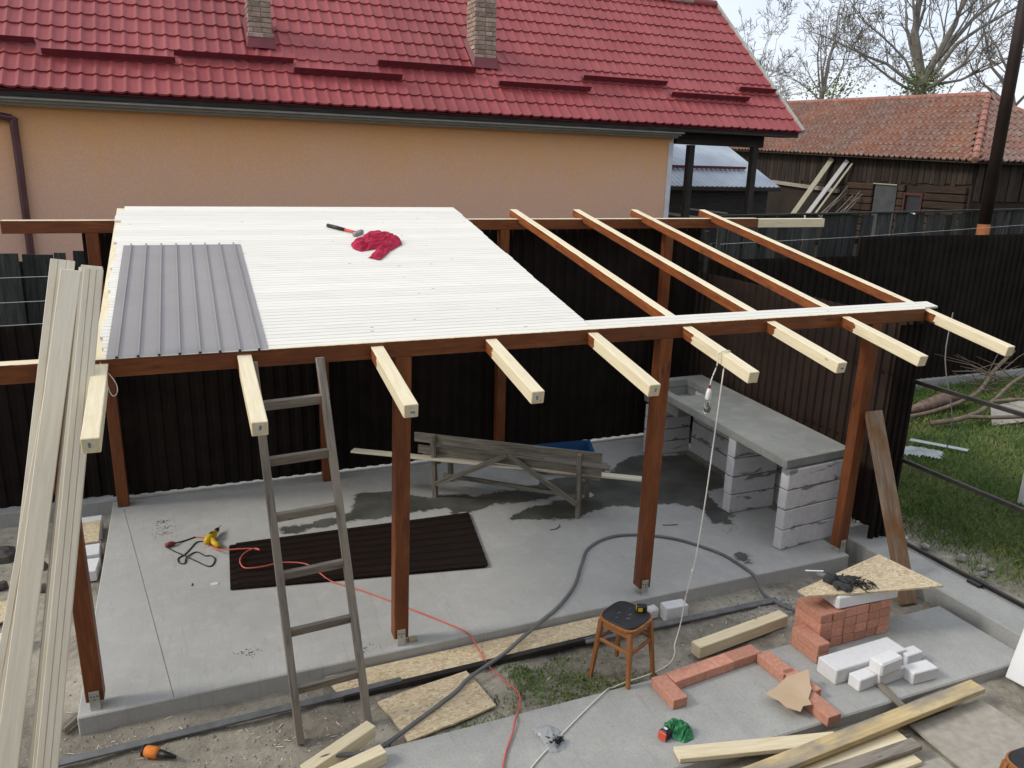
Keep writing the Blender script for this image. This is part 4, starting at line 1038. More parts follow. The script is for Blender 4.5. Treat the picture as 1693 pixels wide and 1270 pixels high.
# ------------------------------------------------------------------ drill and cords
dr = empty('power_drill', (.86, 2.2, .003), 'yellow corded power drill lying on the slab', 'drill')
g = join(tube([(.80, 2.12, .045), (.825, 2.18, .045), (.86, 2.25, .045), (.885, 2.30, .045)], [.028, .04, .04, .026], 10))
obj('body', g, 'tool_yellow', dr, smooth=True)
obj('handle', tube([(.835, 2.19, .042), (.87, 2.10, .034), (.905, 2.03, .03)], [.032, .027, .024], 8), 'tool_yellow', dr, smooth=True)
obj('chuck', tube([(.885, 2.30, .045), (.905, 2.35, .045), (.92, 2.385, .045)], [.022, .022, .010], 8), 'black_plastic', dr, smooth=True)
obj('bit', tube([(.92, 2.385, .045), (.945, 2.44, .045)], .004, 5), 'steel', dr)
obj('label_plate', xf(cbox(.05, .03, .002, .0005), frame((.835, 2.205, .084), (.865, 2.245, .084))[0]), 'print_dark', dr)
obj('cord', tube(spline([(.905, 2.03, .02), (.80, 2.20, .008), (.72, 2.23, .006), (.66, 2.11, .006), (.61, 2.01, .006), (.56, 1.96, .006), (.565, 1.87, .006), (.61, 1.84, .006), (.63, 1.95, .010), (.71, 2.03, .006), (.78, 1.93, .006), (.83, 1.91, .006), (.86, 1.82, .006), (.81, 1.71, .006), (.70, 1.86, .006), (.62, 1.97, .012), (.54, 2.09, .006), (.46, 2.21, .012)], 5), .006, 5), 'black_plastic', dr, smooth=True)
ec = empty('extension_cord', (1.3, 1.5, .003), 'orange extension cord running over the brown sheets and out across the slab', 'cord')
obj('socket', tube([(.455, 2.215, .022), (.50, 2.235, .024), (.535, 2.25, .02)], [.024, .026, .012], 8), 'plug_red', ec, smooth=True)
obj('lead', tube(spline([(.535, 2.25, .018), (.62, 2.30, .006), (.71, 2.345, .006)], 5), .0075, 5), 'black_plastic', ec, smooth=True)
obj('cable', tube(spline([(.71, 2.345, .006), (.77, 2.31, .006), (.81, 2.27, .006), (.84, 2.10, .006), (.92, 1.93, .04), (1.08, 1.86, .055), (1.18, 1.83, .055), (1.24, 1.78, .055), (1.20, 1.82, .06), (1.12, 1.78, .055), (1.07, 1.69, .055), (1.06, 1.58, .055), (1.10, 1.48, .055), (1.24, 1.46, .055), (1.39, 1.48, .055), (1.58, 1.39, .055), (1.67, 1.22, .045), (1.76, 1.08, .012), (1.97, .85, .008), (2.16, .60, .008), (2.31, .39, .008), (2.48, .15, .008), (2.59, -.04, .008), (2.62, -.15, -.045), (2.64, -.33, -.085), (2.69, -.52, -.10), (2.73, -.70, -.095), (2.66, -.87, -.075), (2.58, -1.0, -.035), (2.50, -1.13, -.038), (2.40, -1.27, -.04), (2.31, -1.45, -.04), (2.25, -1.75, -.04)], 5), .006, 6), 'cord_orange', ec, smooth=True)
for pts, lb in (([(3.93, 1.36, .006), (4.0, 1.36, .006), (4.06, 1.40, .006), (4.07, 1.44, .006)], 'short bent black wire on the slab in front of the bench'), ([(5.05, 1.08, .005), (5.14, 1.05, .005), (5.2, 1.04, .005)], 'short straight black wire on the slab right of the middle posts'), ([(.66, 1.42, .005), (.665, 1.46, .005)], 'tiny black nail on the slab beside the drill cord')):
    o = obj('wire_scrap', tube(pts, .004, 5), 'black_plastic'); tag(o, lb, 'wire', 'scraps on the slab')
o = obj('paper_scrap', prism([(.80, 1.40), (.83, 1.42), (.87, 1.41), (.86, 1.37), (.82, 1.375)], .001, .004), 'sticker_white'); tag(o, 'tiny white paper scrap on the slab near the brown sheets', 'paper')
hs = obj('garden_hose', tube(spline([(5.46, -.66, -.09), (5.33, -.56, -.085), (5.27, -.42, -.085), (5.24, -.22, -.08), (5.26, -.07, .006), (5.25, .20, .014), (5.20, .42, .014), (5.00, .75, .014), (4.72, .95, .014), (4.41, 1.01, .014), (4.11, .88, .014), (3.90, .62, .014), (3.67, .31, .014), (3.40, .06, .014), (3.18, -.08, .008), (2.95, -.20, -.03), (2.78, -.30, -.045), (2.45, -.45, -.07), (2.30, -.56, -.08), (1.95, -.76, -.082), (1.70, -.90, -.08), (1.52, -.965, -.02), (1.36, -.985, .03), (1.2, -1.02, .0), (1.0, -1.2, -.03)], 6), .0145, 8), 'hose_grey', smooth=True)
tag(hs, 'thick grey hose curving over the slab edge around the front posts', 'hose')

# ------------------------------------------------------------------ bulb on a white cord
bb = empty('light_bulb', (4.24, -.5, 1.72), 'clear light bulb in a white socket hanging from a rafter', 'bulb')
zr = ztop(-.5)+.004
obj('cord', tube(spline([(4.41, -.44, 2.05), (4.425, -.46, 2.16), (4.42, -.48, zr), (4.36, -.495, zr+.01), (4.31, -.50, zr-.005), (4.30, -.50, 2.10), (4.27, -.50, 2.02), (4.255, -.50, 1.955)], 5), .005, 5), 'cord_white', bb, smooth=True)
obj('collar', tube([(4.255, -.50, 1.960), (4.253, -.50, 1.930)], .009, 6), 'plug_red', bb)
obj('socket', tube([(4.253, -.5, 1.935), (4.251, -.5, 1.905), (4.249, -.5, 1.860), (4.249, -.5, 1.850)], [.012, .020, .023, .020], 10), 'white_pvc', bb, smooth=True)
obj('glass', tube([(4.249, -.5, 1.850), (4.249, -.5, 1.830), (4.248, -.5, 1.805), (4.247, -.5, 1.775), (4.247, -.5, 1.750), (4.247, -.5, 1.737)], [.013, .017, .028, .032, .022, .006], 12), 'bulb_glass', bb, smooth=True)
wc = obj('hanging_cord', tube(spline([(4.41, -.44, 2.05), (4.385, -.44, 1.5), (4.36, -.44, 1.0), (4.33, -.43, .52), (4.30, -.42, .30), (4.27, -.43, .18), (4.22, -.47, .02), (4.16, -.52, -.06), (4.08, -.60, -.09), (4.03, -.68, -.095), (3.93, -.77, -.095), (3.80, -.82, -.095), (3.63, -.845, -.095), (3.50, -.86, -.09), (3.36, -.90, -.075), (3.28, -.95, -.04), (3.02, -1.10, -.042), (2.76, -1.26, -.042), (2.53, -1.41, -.042), (2.3, -1.6, -.042)], 5), .0055, 5), 'cord_white', smooth=True)
tag(wc, 'thin white cord hanging from a rafter past a knot and trailing over the path', 'cord')
obj('knot', ellipsoid((4.315, -.425, .415), (.012, .012, .02), 6, 5), 'cord_white', wc)

# ------------------------------------------------------------------ boards and rails along the slab edge
o = obj('osb_strip', ([(1.50, -.075, -.075), (3.74, -.075, -.062), (3.60, -.275, -.078), (1.56, -.285, -.088), (1.50, -.075, -.087), (3.74, -.075, -.074), (3.60, -.275, -.09), (1.56, -.285, -.10)], [(0, 3, 2, 1), (4, 5, 6, 7), (0, 1, 5, 4), (1, 2, 6, 5), (2, 3, 7, 6), (3, 0, 4, 7)]), 'osb'); tag(o, 'long flaky OSB strip lying against the slab edge', 'osb board', 'OSB pieces')
def slabpiece(name, pts, z, t, mat, label, cat, group=None, amp=.0):
    poly = ragged(pts, 6, amp) if amp else pts
    return tag(obj(name, prism(poly, z, z+t), mat), label, cat, group)
slabpiece('broken_osb', [(1.79, -.44), (2.12, -.38), (2.47, -.33), (2.54, -.76), (2.2, -.83), (1.88, -.89), (1.85, -.66)], -.108, .014, 'osb', 'squarish broken OSB panel lying on the dirt', 'osb board', 'OSB pieces', .012)
o = plank('channel_rail', (-1.2, -.345, -.095), (2.0, -.285, -.085), .05, .02, 'rail_grey', up=(0, -.3, 1)); tag(o, 'left half of the long grey steel channel on the dirt along the slab', 'rail', 'steel channels along the slab')
o = plank('channel_rail', (1.58, -.31, -.10), (3.7, -.295, -.085), .045, .035, 'black_steel'); tag(o, 'black steel channel showing under the edge of the OSB strip', 'rail', 'steel channels along the slab')
o = plank('channel_rail', (3.45, -.32, -.082), (5.30, -.335, -.092), .05, .02, 'rail_grey', up=(0, -.3, 1)); tag(o, 'grey steel channel on the dirt between the stool and the brick stack', 'rail', 'steel channels along the slab')
o = plank('timber_offcut', (4.16, -.755, -.052), (5.10, -.635, -.05), .10, .10, 'cream_wood', c=.005); tag(o, 'thick square timber offcut on the dirt behind the brick border', 'timber')
o = plank('timber_offcut', (1.22, -1.05, .0), (1.67, -.80, -.005), .085, .085, 'cream_wood'); tag(o, 'square timber offcut at the bottom edge, upper of the two', 'timber')
o = plank('timber_offcut', (1.30, -1.14, -.007), (1.69, -1.04, -.007), .085, .085, 'cream_wood'); tag(o, 'square timber offcut at the bottom edge, lower of the two', 'timber')
o = plank('wood_wedge', (2.14, .035, .012), (2.205, .03, .012), .05, .022, 'mud_board'); tag(o, 'small wood wedge at the foot of the middle post', 'wood scrap')

# ------------------------------------------------------------------ stool with tape measure
def stool(name, c, zs, zg, axa, axb, label, scuffs=True):
    st = empty(name, (c[0], c[1], zg), label, 'stool', 'stools')
    c = Vector((c[0], c[1], 0)); a, b = Vector(axa), Vector(axb)
    def super_ring(k, z, p=4.0, n=40):
        O = []
        u = (a-b)/2; v = (a+b)/2
        for i in range(n):
            t = 2*math.pi*i/n; cs, sn = math.cos(t), math.sin(t)
            r_ = (abs(cs)**p+abs(sn)**p)**(-1/p)
            O.append(c+u*(cs*r_*k)*1.0+v*(sn*r_*k)+Vector((0, 0, z)))
        return O
    n = 40
    V, F = loft([super_ring(.97, zs-.028), super_ring(1.03, zs-.022), super_ring(1.03, zs-.006), super_ring(1.0, zs-.003)]); F += [tuple(reversed(range(n))), tuple(range(3*n, 4*n))]
    obj('seat_rim', (V, F), 'stool_wood', st, smooth=False)
    V, F = loft([super_ring(.955, zs-.004), super_ring(.955, zs+.004), super_ring(.90, zs+.009), super_ring(.5, zs+.011)]); F += [tuple(range(3*n, 4*n))]
    obj('seat_pad', (V, F), 'seat_black', st, smooth=True)
    L = []
    for s_, q in ((1, a), (-1, a), (1, b), (-1, b)):
        tp = c+q*s_*.80+Vector((0, 0, zs-.03)); bt = c+q*s_*1.06; bt.z = zg
        mm, ll = frame(bt, tp, up=tuple(q)); wt = .5
        g = cbox(ll, .034, .034, .003); g = ([(v[0], v[1]*(.72 if v[0] < 0 else 1.1), v[2]*(.72 if v[0] < 0 else 1.1)) for v in g[0]], g[1])
        obj('leg', g, 'stool_wood', st, mw=mm @ Matrix.Rotation(R(45), 4, 'X')); L.append((bt, tp))
    def at(i, z): bt, tp = L[i]; return bt.lerp(tp, (z-bt.z)/(tp.z-bt.z))
    for i, j, dz in ((0, 2, 0), (2, 1, .02), (1, 3, 0), (3, 0, .02)):
        z = zg+(zs-zg)*.62+dz*.5; plank('stretcher', at(i, z), at(j, z), .018, .028, 'stool_wood', st)
        z = zs-.055; plank('apron', at(i, z), at(j, z), .018, .045, 'stool_wood', st)
    if scuffs:
        for (x, y, r_) in ((-.04, .03, .018), (.02, -.02, .02), (-.02, -.06, .022), (.06, .05, .012), (-.09, -.02, .012)):
            obj('scuff', xf(prism(ragged([(-r_, 0), (0, r_*.3), (r_, 0), (0, -r_*.3)], 5, .008), zs+.0115, zs+.0122), Matrix.Translation((c.x+x, c.y+y, 0))), 'scuff', st)
    return st
stool('stool', (3.525, -.755), .385, GZ, (.205, -.072, 0), (-.082, -.215, 0), 'wooden stool with worn black seat standing on the dirt')
stool('stool', (4.99, -2.80), .32, GZ, (.15, .14, 0), (-.14, .15, 0), 'wooden stool with black seat at the bottom right corner')
tm = empty('tape_measure', (3.64, -.78, .385), 'black and yellow tape measure lying on the stool seat', 'tape measure', 'tape measures')
m = Matrix.Translation((3.645, -.765, .42)) @ Matrix.Rotation(R(-25), 4, 'Z')
obj('case', cbox(.075, .045, .06, .014), 'black_plastic', tm, mw=m); obj('side_badge', cbox(.03, .002, .03, .0005), 'tool_yellow', tm, mw=m @ Matrix.Translation((-.012, -.0235, 0))); obj('front_badge', cbox(.002, .03, .03, .0005), 'tool_yellow', tm, mw=m @ Matrix.Translation((-.0385, 0, .005)))
tm = empty('tape_measure', (3.41, -1.50, -.05), 'orange and black tape measure beside the green bag on the path', 'tape measure', 'tape measures')
m = Matrix.Translation((3.415, -1.49, -.015)) @ Matrix.Rotation(R(20), 4, 'Z')
obj('case', cbox(.075, .065, .065, .014), 'black_plastic', tm, mw=m); obj('front_badge', cbox(.012, .06, .055, .004), 'tool_red', tm, mw=m @ Matrix.Translation((-.038, 0, 0))); obj('top_label', cbox(.02, .026, .001, .0003), 'sticker_white', tm, mw=m @ Matrix.Translation((0, .005, .0335)))

# ------------------------------------------------------------------ loose aerated blocks
def ablock(x0, x1, y0, y1, z0, z1, label, rot=0, c=.006):
    m = Matrix.Translation(((x0+x1)/2, (y0+y1)/2, (z0+z1)/2)) @ Matrix.Rotation(R(rot), 4, 'Z')
    return tag(obj('aerated_block', cbox(x1-x0, y1-y0, z1-z0, c), 'aac', mw=m), label, 'block', 'loose aerated blocks')
ablock(4.215, 4.42, -.285, -.175, GZ, .015, 'white aerated block on the dirt just behind the stool', -3)
ablock(4.10, 4.20, -.20, -.12, GZ, -.02, 'grey broken block piece behind the stool seat', 8, .02)
ablock(4.845, 5.535, -1.455, -1.275, -.05, .07, 'largest white aerated block, lying in front of the brick stack', 1.5)
ablock(4.945, 5.195, -1.575, -1.475, -.05, .045, 'small white block, leftmost of the cut pieces before the brick stack', 4)
ablock(5.12, 5.38, -1.585, -1.495, -.05, .045, 'low white block under the upright white block', 3)
ablock(5.10, 5.33, -1.60, -1.49, .046, .15, 'small white block perched on top of the other cut pieces', 6, .012)
ablock(5.375, 5.605, -1.665, -1.555, -.05, .045, 'small white block, rightmost of the cut pieces', -2)
ablock(5.50, 5.66, -1.49, -1.40, -.05, .05, 'small white block behind the other cut pieces', 2)
ablock(5.20, 5.79, -1.09, -.90, .256, .362, 'white aerated block on the brick stack under the OSB sheet', -3, .012)
ablock(-.33, -.125, 2.85, 3.15, GZ, .01, 'white block farthest back in the row left of the slab', 2)
o = slabpiece('osb_scrap', [(-.31, 2.52), (-.115, 2.52), (-.135, 3.0), (-.325, 2.98)], .012, .012, 'osb', 'OSB scrap lying on the blocks left of the slab', 'osb board', 'OSB pieces')
ablock(-.30, -.10, 2.30, 2.60, GZ, .0, 'white block nearest the front in the row left of the slab', 2)
ablock(-.285, -.095, 2.02, 2.27, GZ, -.02, 'greyish block at the near end of the row left of the slab', -4)

# ------------------------------------------------------------------ red paver bricks
BX, BY, BZ = .118, .272, .075
brick_me = mesh('paver_brick', cbox(BX-.002, BY-.002, BZ-.002, .004), 'paver_red')
def brick(x, y, z, rot, label, group):
    m = Matrix.Translation((x, y, z)) @ Matrix.Rotation(R(rot), 4, 'Z')
    o = inst('paver_brick', brick_me, None, m); return tag(o, label, 'brick', group)
ordn = ['first', 'second', 'third', 'fourth', 'fifth', 'sixth']; cour = ['bottom course', 'second course', 'third course', 'top course']
for c in range(4):
    for k in range(6):
        brick(5.09+k*.12+rnd.uniform(-.003, .003), -.955+rnd.uniform(-.006, .006), -.049+BZ*(c+.5), rnd.uniform(-1, 1), 'red paver brick in the tall stack, %s, %s from the left' % (cour[c], ordn[k]), 'stacked paver bricks')
for c in range(2):
    brick(4.955+c*.004, -1.085+c*.004, -.049+BZ*(c+.5), rnd.uniform(-1, 1)+1, 'red paver brick in the low step left of the stack, %s of two' % ('lower', 'upper')[c], 'stacked paver bricks')
bz = -.049+BZ/2
brick(3.665, -1.145, bz, 1, 'leftmost brick of the red border, pointing towards the camera', 'bricks laid as a border')
for k, (x, y, r_, l) in enumerate(((3.865, -1.045, -84, 'left'), (4.135, -1.02, -85, 'middle'), (4.40, -.995, -85, 'right'))):
    brick(x, y, bz, r_, '%s brick of the three along the back of the red border' % l, 'bricks laid as a border')
brick(4.555, -1.18, bz, 3, 'farther of the two joined bricks on the right side of the border', 'bricks laid as a border')
brick(4.585, -1.405, bz, 2, 'brick half under the cardboard in the border', 'bricks laid as a border')
brick(4.525, -1.65, bz, 1, 'nearest brick at the right end of the red border', 'bricks laid as a border')
# OSB sheet, gloves and screws on the stack
def tilted(poly, zf, t):
    n = len(poly); V = [(x, y, zf(x, y)) for x, y in poly]+[(x, y, zf(x, y)+t) for x, y in poly]
    return V, [tuple(reversed(range(n))), tuple(range(n, 2*n))]+[(i, (i+1) % n, n+(i+1) % n, n+i) for i in range(n)]
o = obj('osb_sheet', tilted([(4.95, -.90), (6.02, -.67), (6.09, -1.24), (5.35, -1.09), (4.96, -.985)], lambda x, y: .364, .014), 'osb'); tag(o, 'pointed OSB sheet lying on top of the brick stack', 'osb board', 'OSB pieces')
def glove(x, y, z, ang, mat, label):
    gs = [ellipsoid((0, 0, .018), (.05, .042, .018), 10, 6)]
    for i, (o_, l, sp) in enumerate(((-.03, .065, -12), (-.011, .078, -3), (.010, .074, 4), (.029, .058, 14))):
        a = R(sp); p0 = Vector((.035, o_, .018)); p1 = p0+Vector((math.cos(a), math.sin(a), .12))*l*.55; p2 = p1+Vector((math.cos(a), math.sin(a), -.25))*l*.5
        gs.append(tube([p0, p1, p2], [.0115, .011, .009], 7))
    gs.append(tube([(-.01, -.032, .018), (.02, -.062, .022), (.045, -.072, .015)], [.014, .012, .009], 7)); gs.append(tube([(-.04, 0, .018), (-.08, 0, .018), (-.105, .004, .016)], [.034, .036, .04], 9))
    return tag(obj('work_glove', join(*gs), mat, mw=Matrix.Translation((x, y, z)) @ Matrix.Rotation(R(ang), 4, 'Z') @ Matrix.Scale(1.0, 4, (0, 0, 1)), smooth=True), label, 'glove', 'work gloves')
glove(5.29, -.96, .379, -75, 'glove_grey', 'dark grey work glove hanging at the near edge of the OSB sheet'); glove(5.38, -.90, .379, -30, 'glove_grey', 'dark grey work glove farther back on the OSB sheet')
V, F = [], []
for i in range(70):
    p = Vector((5.47+rnd.gauss(0, .045), -1.0+rnd.gauss(0, .045), .381+rnd.uniform(0, .02))); a = rnd.uniform(0, 6.28)
    g = tube([p, p+Vector((math.cos(a), math.sin(a), rnd.uniform(-.1, .2)))*rnd.uniform(.03, .05)], [.0065, .0022], 5); k = len(V); V += g[0]; F += [tuple(i_+k for i_ in q) for q in g[1]]
o = obj('screws', (V, F), 'screw_black'); tag(o, 'heap of black screws on the OSB sheet', 'screws', kind='stuff')
o = obj('drill_bit_tube', tube([(5.24, -.78, .40), (5.30, -.86, .40)], .022, 8), 'rail_grey', smooth=True); tag(o, 'grey plastic tube beside the gloves on the OSB sheet', 'tube')
o = obj('pencil', tube([(5.20, -.70, .395), (5.29, -.80, .425)], .006, 6), 'white_pvc'); tag(o, 'pale pencil sticking out past the OSB sheet edge', 'pencil')
o = plank('prop_board', (6.37, -.75, GZ), (6.445, -.01, 1.40), .17, .035, 'rusty_board', up=(-.15, -1, .5)); tag(o, 'rusty brown board leaning against the right front post', 'board')

# cardboard, bags, spool
g = tilted([(4.25, -1.43), (4.36, -1.41), (4.50, -1.355), (4.67, -1.375), (4.645, -1.41), (4.575, -1.50), (4.56, -1.53), (4.47, -1.60), (4.45, -1.655), (4.39, -1.64), (4.34, -1.672), (4.285, -1.60), (4.285, -1.53)], lambda x, y: .035+.16*max(0, x-4.50)*(1 if x < 4.7 else 0)-.10*max(0, 4.47-x), .005)
tag(obj('cardboard_piece', g, 'cardboard'), 'torn brown cardboard lying on the brick border', 'cardboard')
g = lump([(3.45, -1.42), (3.48, -1.37), (3.55, -1.36), (3.61, -1.41), (3.62, -1.50), (3.58, -1.57), (3.50, -1.58), (3.45, -1.52)], -.048, .004, .045, .075, 34, 1.0)
tag(obj('green_bag', g, 'green_bag', smooth=True), 'crumpled green plastic bag on the path', 'bag')
sb = empty('screw_bag', (2.71, -1.24, -.05), 'clear plastic bag of dark screws lying on the path', 'bag')
g = lump([(2.63, -1.12), (2.70, -1.09), (2.78, -1.12), (2.82, -1.22), (2.79, -1.33), (2.70, -1.38), (2.65, -1.34), (2.66, -1.22)], -.048, .008, .045, .03, 18, 4.0)
obj('film', g, 'bag_film', sb, smooth=True)
V, F = [], []
for i in range(60):
    p = Vector((2.735+rnd.gauss(0, .017), -1.29+rnd.gauss(0, .02), -.045+rnd.uniform(0, .035))); a = rnd.uniform(0, 6.28)
    g = tube([p, p+Vector((math.cos(a), math.sin(a), rnd.uniform(-.3, .3)))*.028], [.0055, .002], 5); k = len(V); V += g[0]; F += [tuple(i_+k for i_ in q) for q in g[1]]
tag(obj('screw_filling', (V, F), 'screw_black', sb), kind='stuff')
sp_ = empty('string_spool', (.41, -.46, GZ), 'orange builder string wound on a black spool on the dirt', 'spool')
zg_ = -.085
obj('string', tube([(.345, -.405, zg_), (.36, -.415, zg_), (.405, -.445, zg_), (.425, -.46, zg_)], [.030, .036, .036, .028], 12), 'spool_orange', sp_, smooth=True)
obj('flange', tube([(.338, -.40, zg_), (.346, -.405, zg_)], .038, 12), 'black_plastic', sp_); obj('handle', tube([(.425, -.46, zg_), (.47, -.49, zg_-.003), (.52, -.52, zg_-.008)], [.026, .020, .010], 10), 'black_plastic', sp_, smooth=True)

# ------------------------------------------------------------------ planks and panels at the lower right
def ground_plank(name, p0, p1, wd, t, mat, label, group='planks at the lower right', up=(0, 0, 1)): return tag(plank(name, p0, p1, wd, t, mat, up=up), label, 'board', group)
ground_plank('long_board', (3.2, -2.02, -.005), (5.76, -1.87, -.012), .115, .04, 'mud_board', 'long mud-stained yellow board crossing the other boards at lower right')
ground_plank('pale_board', (3.38, -1.665, -.028), (4.45, -1.90, -.045), .11, .032, 'cream_wood', 'pale board whose left end sticks out onto the path')
ground_plank('pale_board', (3.9, -2.0, -.075), (4.90, -2.02, -.075), .12, .03, 'cream_wood', 'pale board behind the grey board at lower right')
ground_plank('grey_board', (3.9, -2.12, -.040), (4.90, -2.115, -.045), .085, .035, 'grey_wood', 'weathered grey board at the bottom of the lower right pile')
ground_plank('pale_board', (3.9, -2.19, -.085), (4.83, -2.17, -.085), .11, .03, 'cream_wood', 'pale board under the grey board at the bottom edge')
ground_plank('short_board', (3.75, -2.08, -.075), (4.22, -2.04, -.075), .11, .035, 'cream_wood', 'short pale board with a wood block on it at the bottom edge')
ground_plank('wood_block', (3.985, -2.12, -.035), (4.03, -2.08, -.035), .045, .04, 'cream_wood', 'tiny pale wood block standing on the short board')
ground_plank('grey_board', (4.95, -1.84, -.085), (5.58, -1.79, -.085), .10, .025, 'grey_wood', 'grey board half under the far end of the long muddy board')
ground_plank('lath', (5.14, -1.58, -.03), (5.10, -1.83, -.035), .05, .02, 'grey_wood', 'short grey lath from the white blocks to the path edge')
slabpiece('plywood_panel', [(5.07, -1.92), (5.77, -1.90), (5.80, -2.35), (5.5, -2.75), (5.02, -2.75)], -.112, .014, 'plywood', 'large dusty plywood panel on the ground at lower right', 'plywood', 'plywood panels')
slabpiece('plywood_panel', [(4.55, -2.19), (5.00, -2.215), (5.00, -2.8), (4.4, -2.8)], -.112, .012, 'plywood', 'smaller dusty plywood panel left of the large one', 'plywood', 'plywood panels')
wd_ = empty('white_panel', (6.45, -1.95, GZ), 'white plastic door panel leaning at the right edge', 'door panel')
m, L = frame((6.22, -1.77, GZ), (6.34, -2.6, GZ), up=(.32, 0, 1)); m = m @ Matrix.Translation((0, 0, .62)); obj('leaf', cbox(L, .05, 1.24, .006), 'white_pvc', wd_, mw=m)
obj('panel_bead', join(*[xf(cbox(.02, .012, 1.0, .003), Matrix.Translation((s_*(L/2-.1), .03, 0))) for s_ in (-1, 1)]), 'white_pvc', wd_, mw=m)

# ------------------------------------------------------------------ clutter left of the slab
slabpiece('osb_scrap', [(-1.2, 1.3), (-.66, 1.55), (-.72, 1.85), (-1.25, 1.9)], -.10, .012, 'osb', 'OSB piece on the rubble at the left edge', 'osb board', 'OSB pieces')
o = plank('timber_offcut', (-1.3, .85, -.07), (-.57, 1.20, -.06), .11, .10, 'cream_wood'); tag(o, 'pale timber offcut at the left edge behind the leaning bundle', 'timber')
for i, (x, y, r_) in enumerate(((-.95, 2.75, .16), (-.62, 2.45, .10), (-1.2, 3.0, .14), (-.5, 2.0, .06), (-.85, 2.15, .07))):
    o = obj('rock', rough_rock((x, y, GZ+.02), r_, i*3.1), 'rock_dark'); tag(o, ['largest dark rock by the low fence at left', 'mid-sized dark rock left of the white blocks', 'dark rock farthest back at the left edge', 'small dark rock nearest the slab at left', 'small dark rock between the OSB piece and the fence'][i], 'rock', 'rocks left of the slab')
o = plank('dark_offcut', (-.15, -.02, -.09), (-.065, .10, -.085), .05, .04, 'grey_wood'); tag(o, 'short grey wood offcut at the left front slab corner', 'wood scrap')

# ------------------------------------------------------------------ lawn side: branches, log, panel, film, rubble
br = empty('fallen_branch', (11.8, 2.8, GZ), 'thick forked bare branch lying on the lawn', 'branch')
obj('stem', tube(spline([(10.7, 2.72, -.03), (11.2, 2.66, .0), (11.7, 2.72, .06), (12.3, 2.95, .12), (13.2, 3.3, .25), (14.4, 3.6, .4)], 4), [.040]*6+[.034]*6+[.026]*9, 8), 'branch_wood', br, smooth=True)
obj('fork', tube(spline([(11.3, 2.68, .02), (11.8, 2.45, .03), (12.6, 2.3, .05), (13.6, 2.3, .12)], 4), .03, 7), 'branch_wood', br, smooth=True)
obj('fork', tube(spline([(12.2, 2.90, .11), (12.5, 2.6, .2), (12.7, 2.2, .14)], 4), .026, 7), 'branch_wood', br, smooth=True)
b2 = obj('fallen_branch', tube(spline([(10.3, 3.1, -.06), (11.2, 3.08, .0), (12.2, 3.2, .15), (13.2, 3.7, .3), (14.2, 4.1, .5)], 4), .032, 7), 'branch_wood', smooth=True); tag(b2, 'thinner long branch lying behind the forked branch', 'branch')
lg = obj('log', tube(spline([(10.75, 3.25, -.03), (11.3, 3.3, .02), (11.8, 3.35, .06), (12.1, 3.3, .04)], 4), [.03, .05, .07, .09, .10, .105, .11, .11, .10, .095, .085, .07, .04], 9), 'log_bark', smooth=True); tag(lg, 'rough brown log behind the forked branch on the lawn', 'log')
V, F = [], []
for i in range(55):
    p = Vector((rnd.uniform(12.9, 14.8), rnd.uniform(3.2, 4.1), rnd.uniform(-.1, .3))); a = rnd.uniform(-.7, .7)+(math.pi if rnd.random() < .5 else 0)
    d = Vector((math.cos(a), math.sin(a)*.6, rnd.uniform(-.05, .5))); l_ = rnd.uniform(.5, 1.3); g = tube([p, p+d*l_*.5+Vector((0, 0, .05)), p+d*l_], [.009, .007, .003], 4, False); k = len(V); V += g[0]; F += [tuple(q_+k for q_ in q) for q in g[1]]
o = obj('brush_pile', (V, F), 'branch_wood'); tag(o, 'tangled pile of thin cut twigs by the right fence', 'brush pile', kind='stuff')
o = obj('twig', tube(spline([(9.9, 1.8, .0), (9.75, 1.7, .5), (9.7, 1.9, 1.2), (9.95, 2.1, 1.75)], 4), .008, 5), 'twig'); tag(o, 'thin bare twig standing on the lawn against the dark fence', 'twig')
o = obj('panel_scrap', ([(11.7, 2.50, -.10), (11.95, 2.75, .10), (13.6, 2.9, .10), (13.6, 2.4, -.08), (11.7, 2.50, -.115), (11.95, 2.75, .085), (13.6, 2.9, .085), (13.6, 2.4, -.095)], [(0, 1, 2, 3), (7, 6, 5, 4), (0, 4, 5, 1), (1, 5, 6, 2), (2, 6, 7, 3), (3, 7, 4, 0)]), 'plywood'); tag(o, 'pale panel lying under the forked branch at the right edge', 'panel')
g = lump([(9.25, 2.2), (9.5, 2.3), (9.85, 2.1), (9.95, 1.85), (9.7, 1.68), (9.5, 1.85), (9.3, 2.0)], -.10, .03, .05, .03, 6, 3.0); tag(obj('plastic_film', g, 'film_clear', smooth=True), 'crumpled clear plastic film lying on the lawn', 'plastic film')
o = obj('glass_strip', tilted([(9.75, 2.26), (9.83, 2.3), (10.3, 1.78), (10.22, 1.74)], lambda x, y: -.03+(2.3-y)*-.06, .008), 'film_clear'); tag(o, 'narrow glassy strip lying beside the plastic film', 'strip')
for i, (x, y, r_, lb) in enumerate(((7.53, -.53, .045, 'upright pale rubble piece beside the lower side rail'), (7.46, -.63, .05, 'flat pale rubble piece nearest the side rail'), (7.60, -.60, .035, 'pale rubble piece right of the upright one'), (7.55, -.33, .06, 'grey rubble lump at the lawn edge'), (7.42, -.02, .05, 'pale rubble piece near the leaning board'), (7.9, -.75, .03, 'small pale rubble piece out on the grass'), (7.35, .18, .045, 'pale rubble piece close behind the leaning board'))):
    o = obj('rubble_piece', rough_rock((x, y, GZ+.02), r_, i*2.3+50), 'rubble'); tag(o, lb, 'rubble', 'rubble by the side rails')
o = obj('white_slab', wbox(9.35, 9.6, .28, .42, GZ, .38, .02), 'aac'); tag(o, 'upright white block at the right edge on the lawn', 'block')

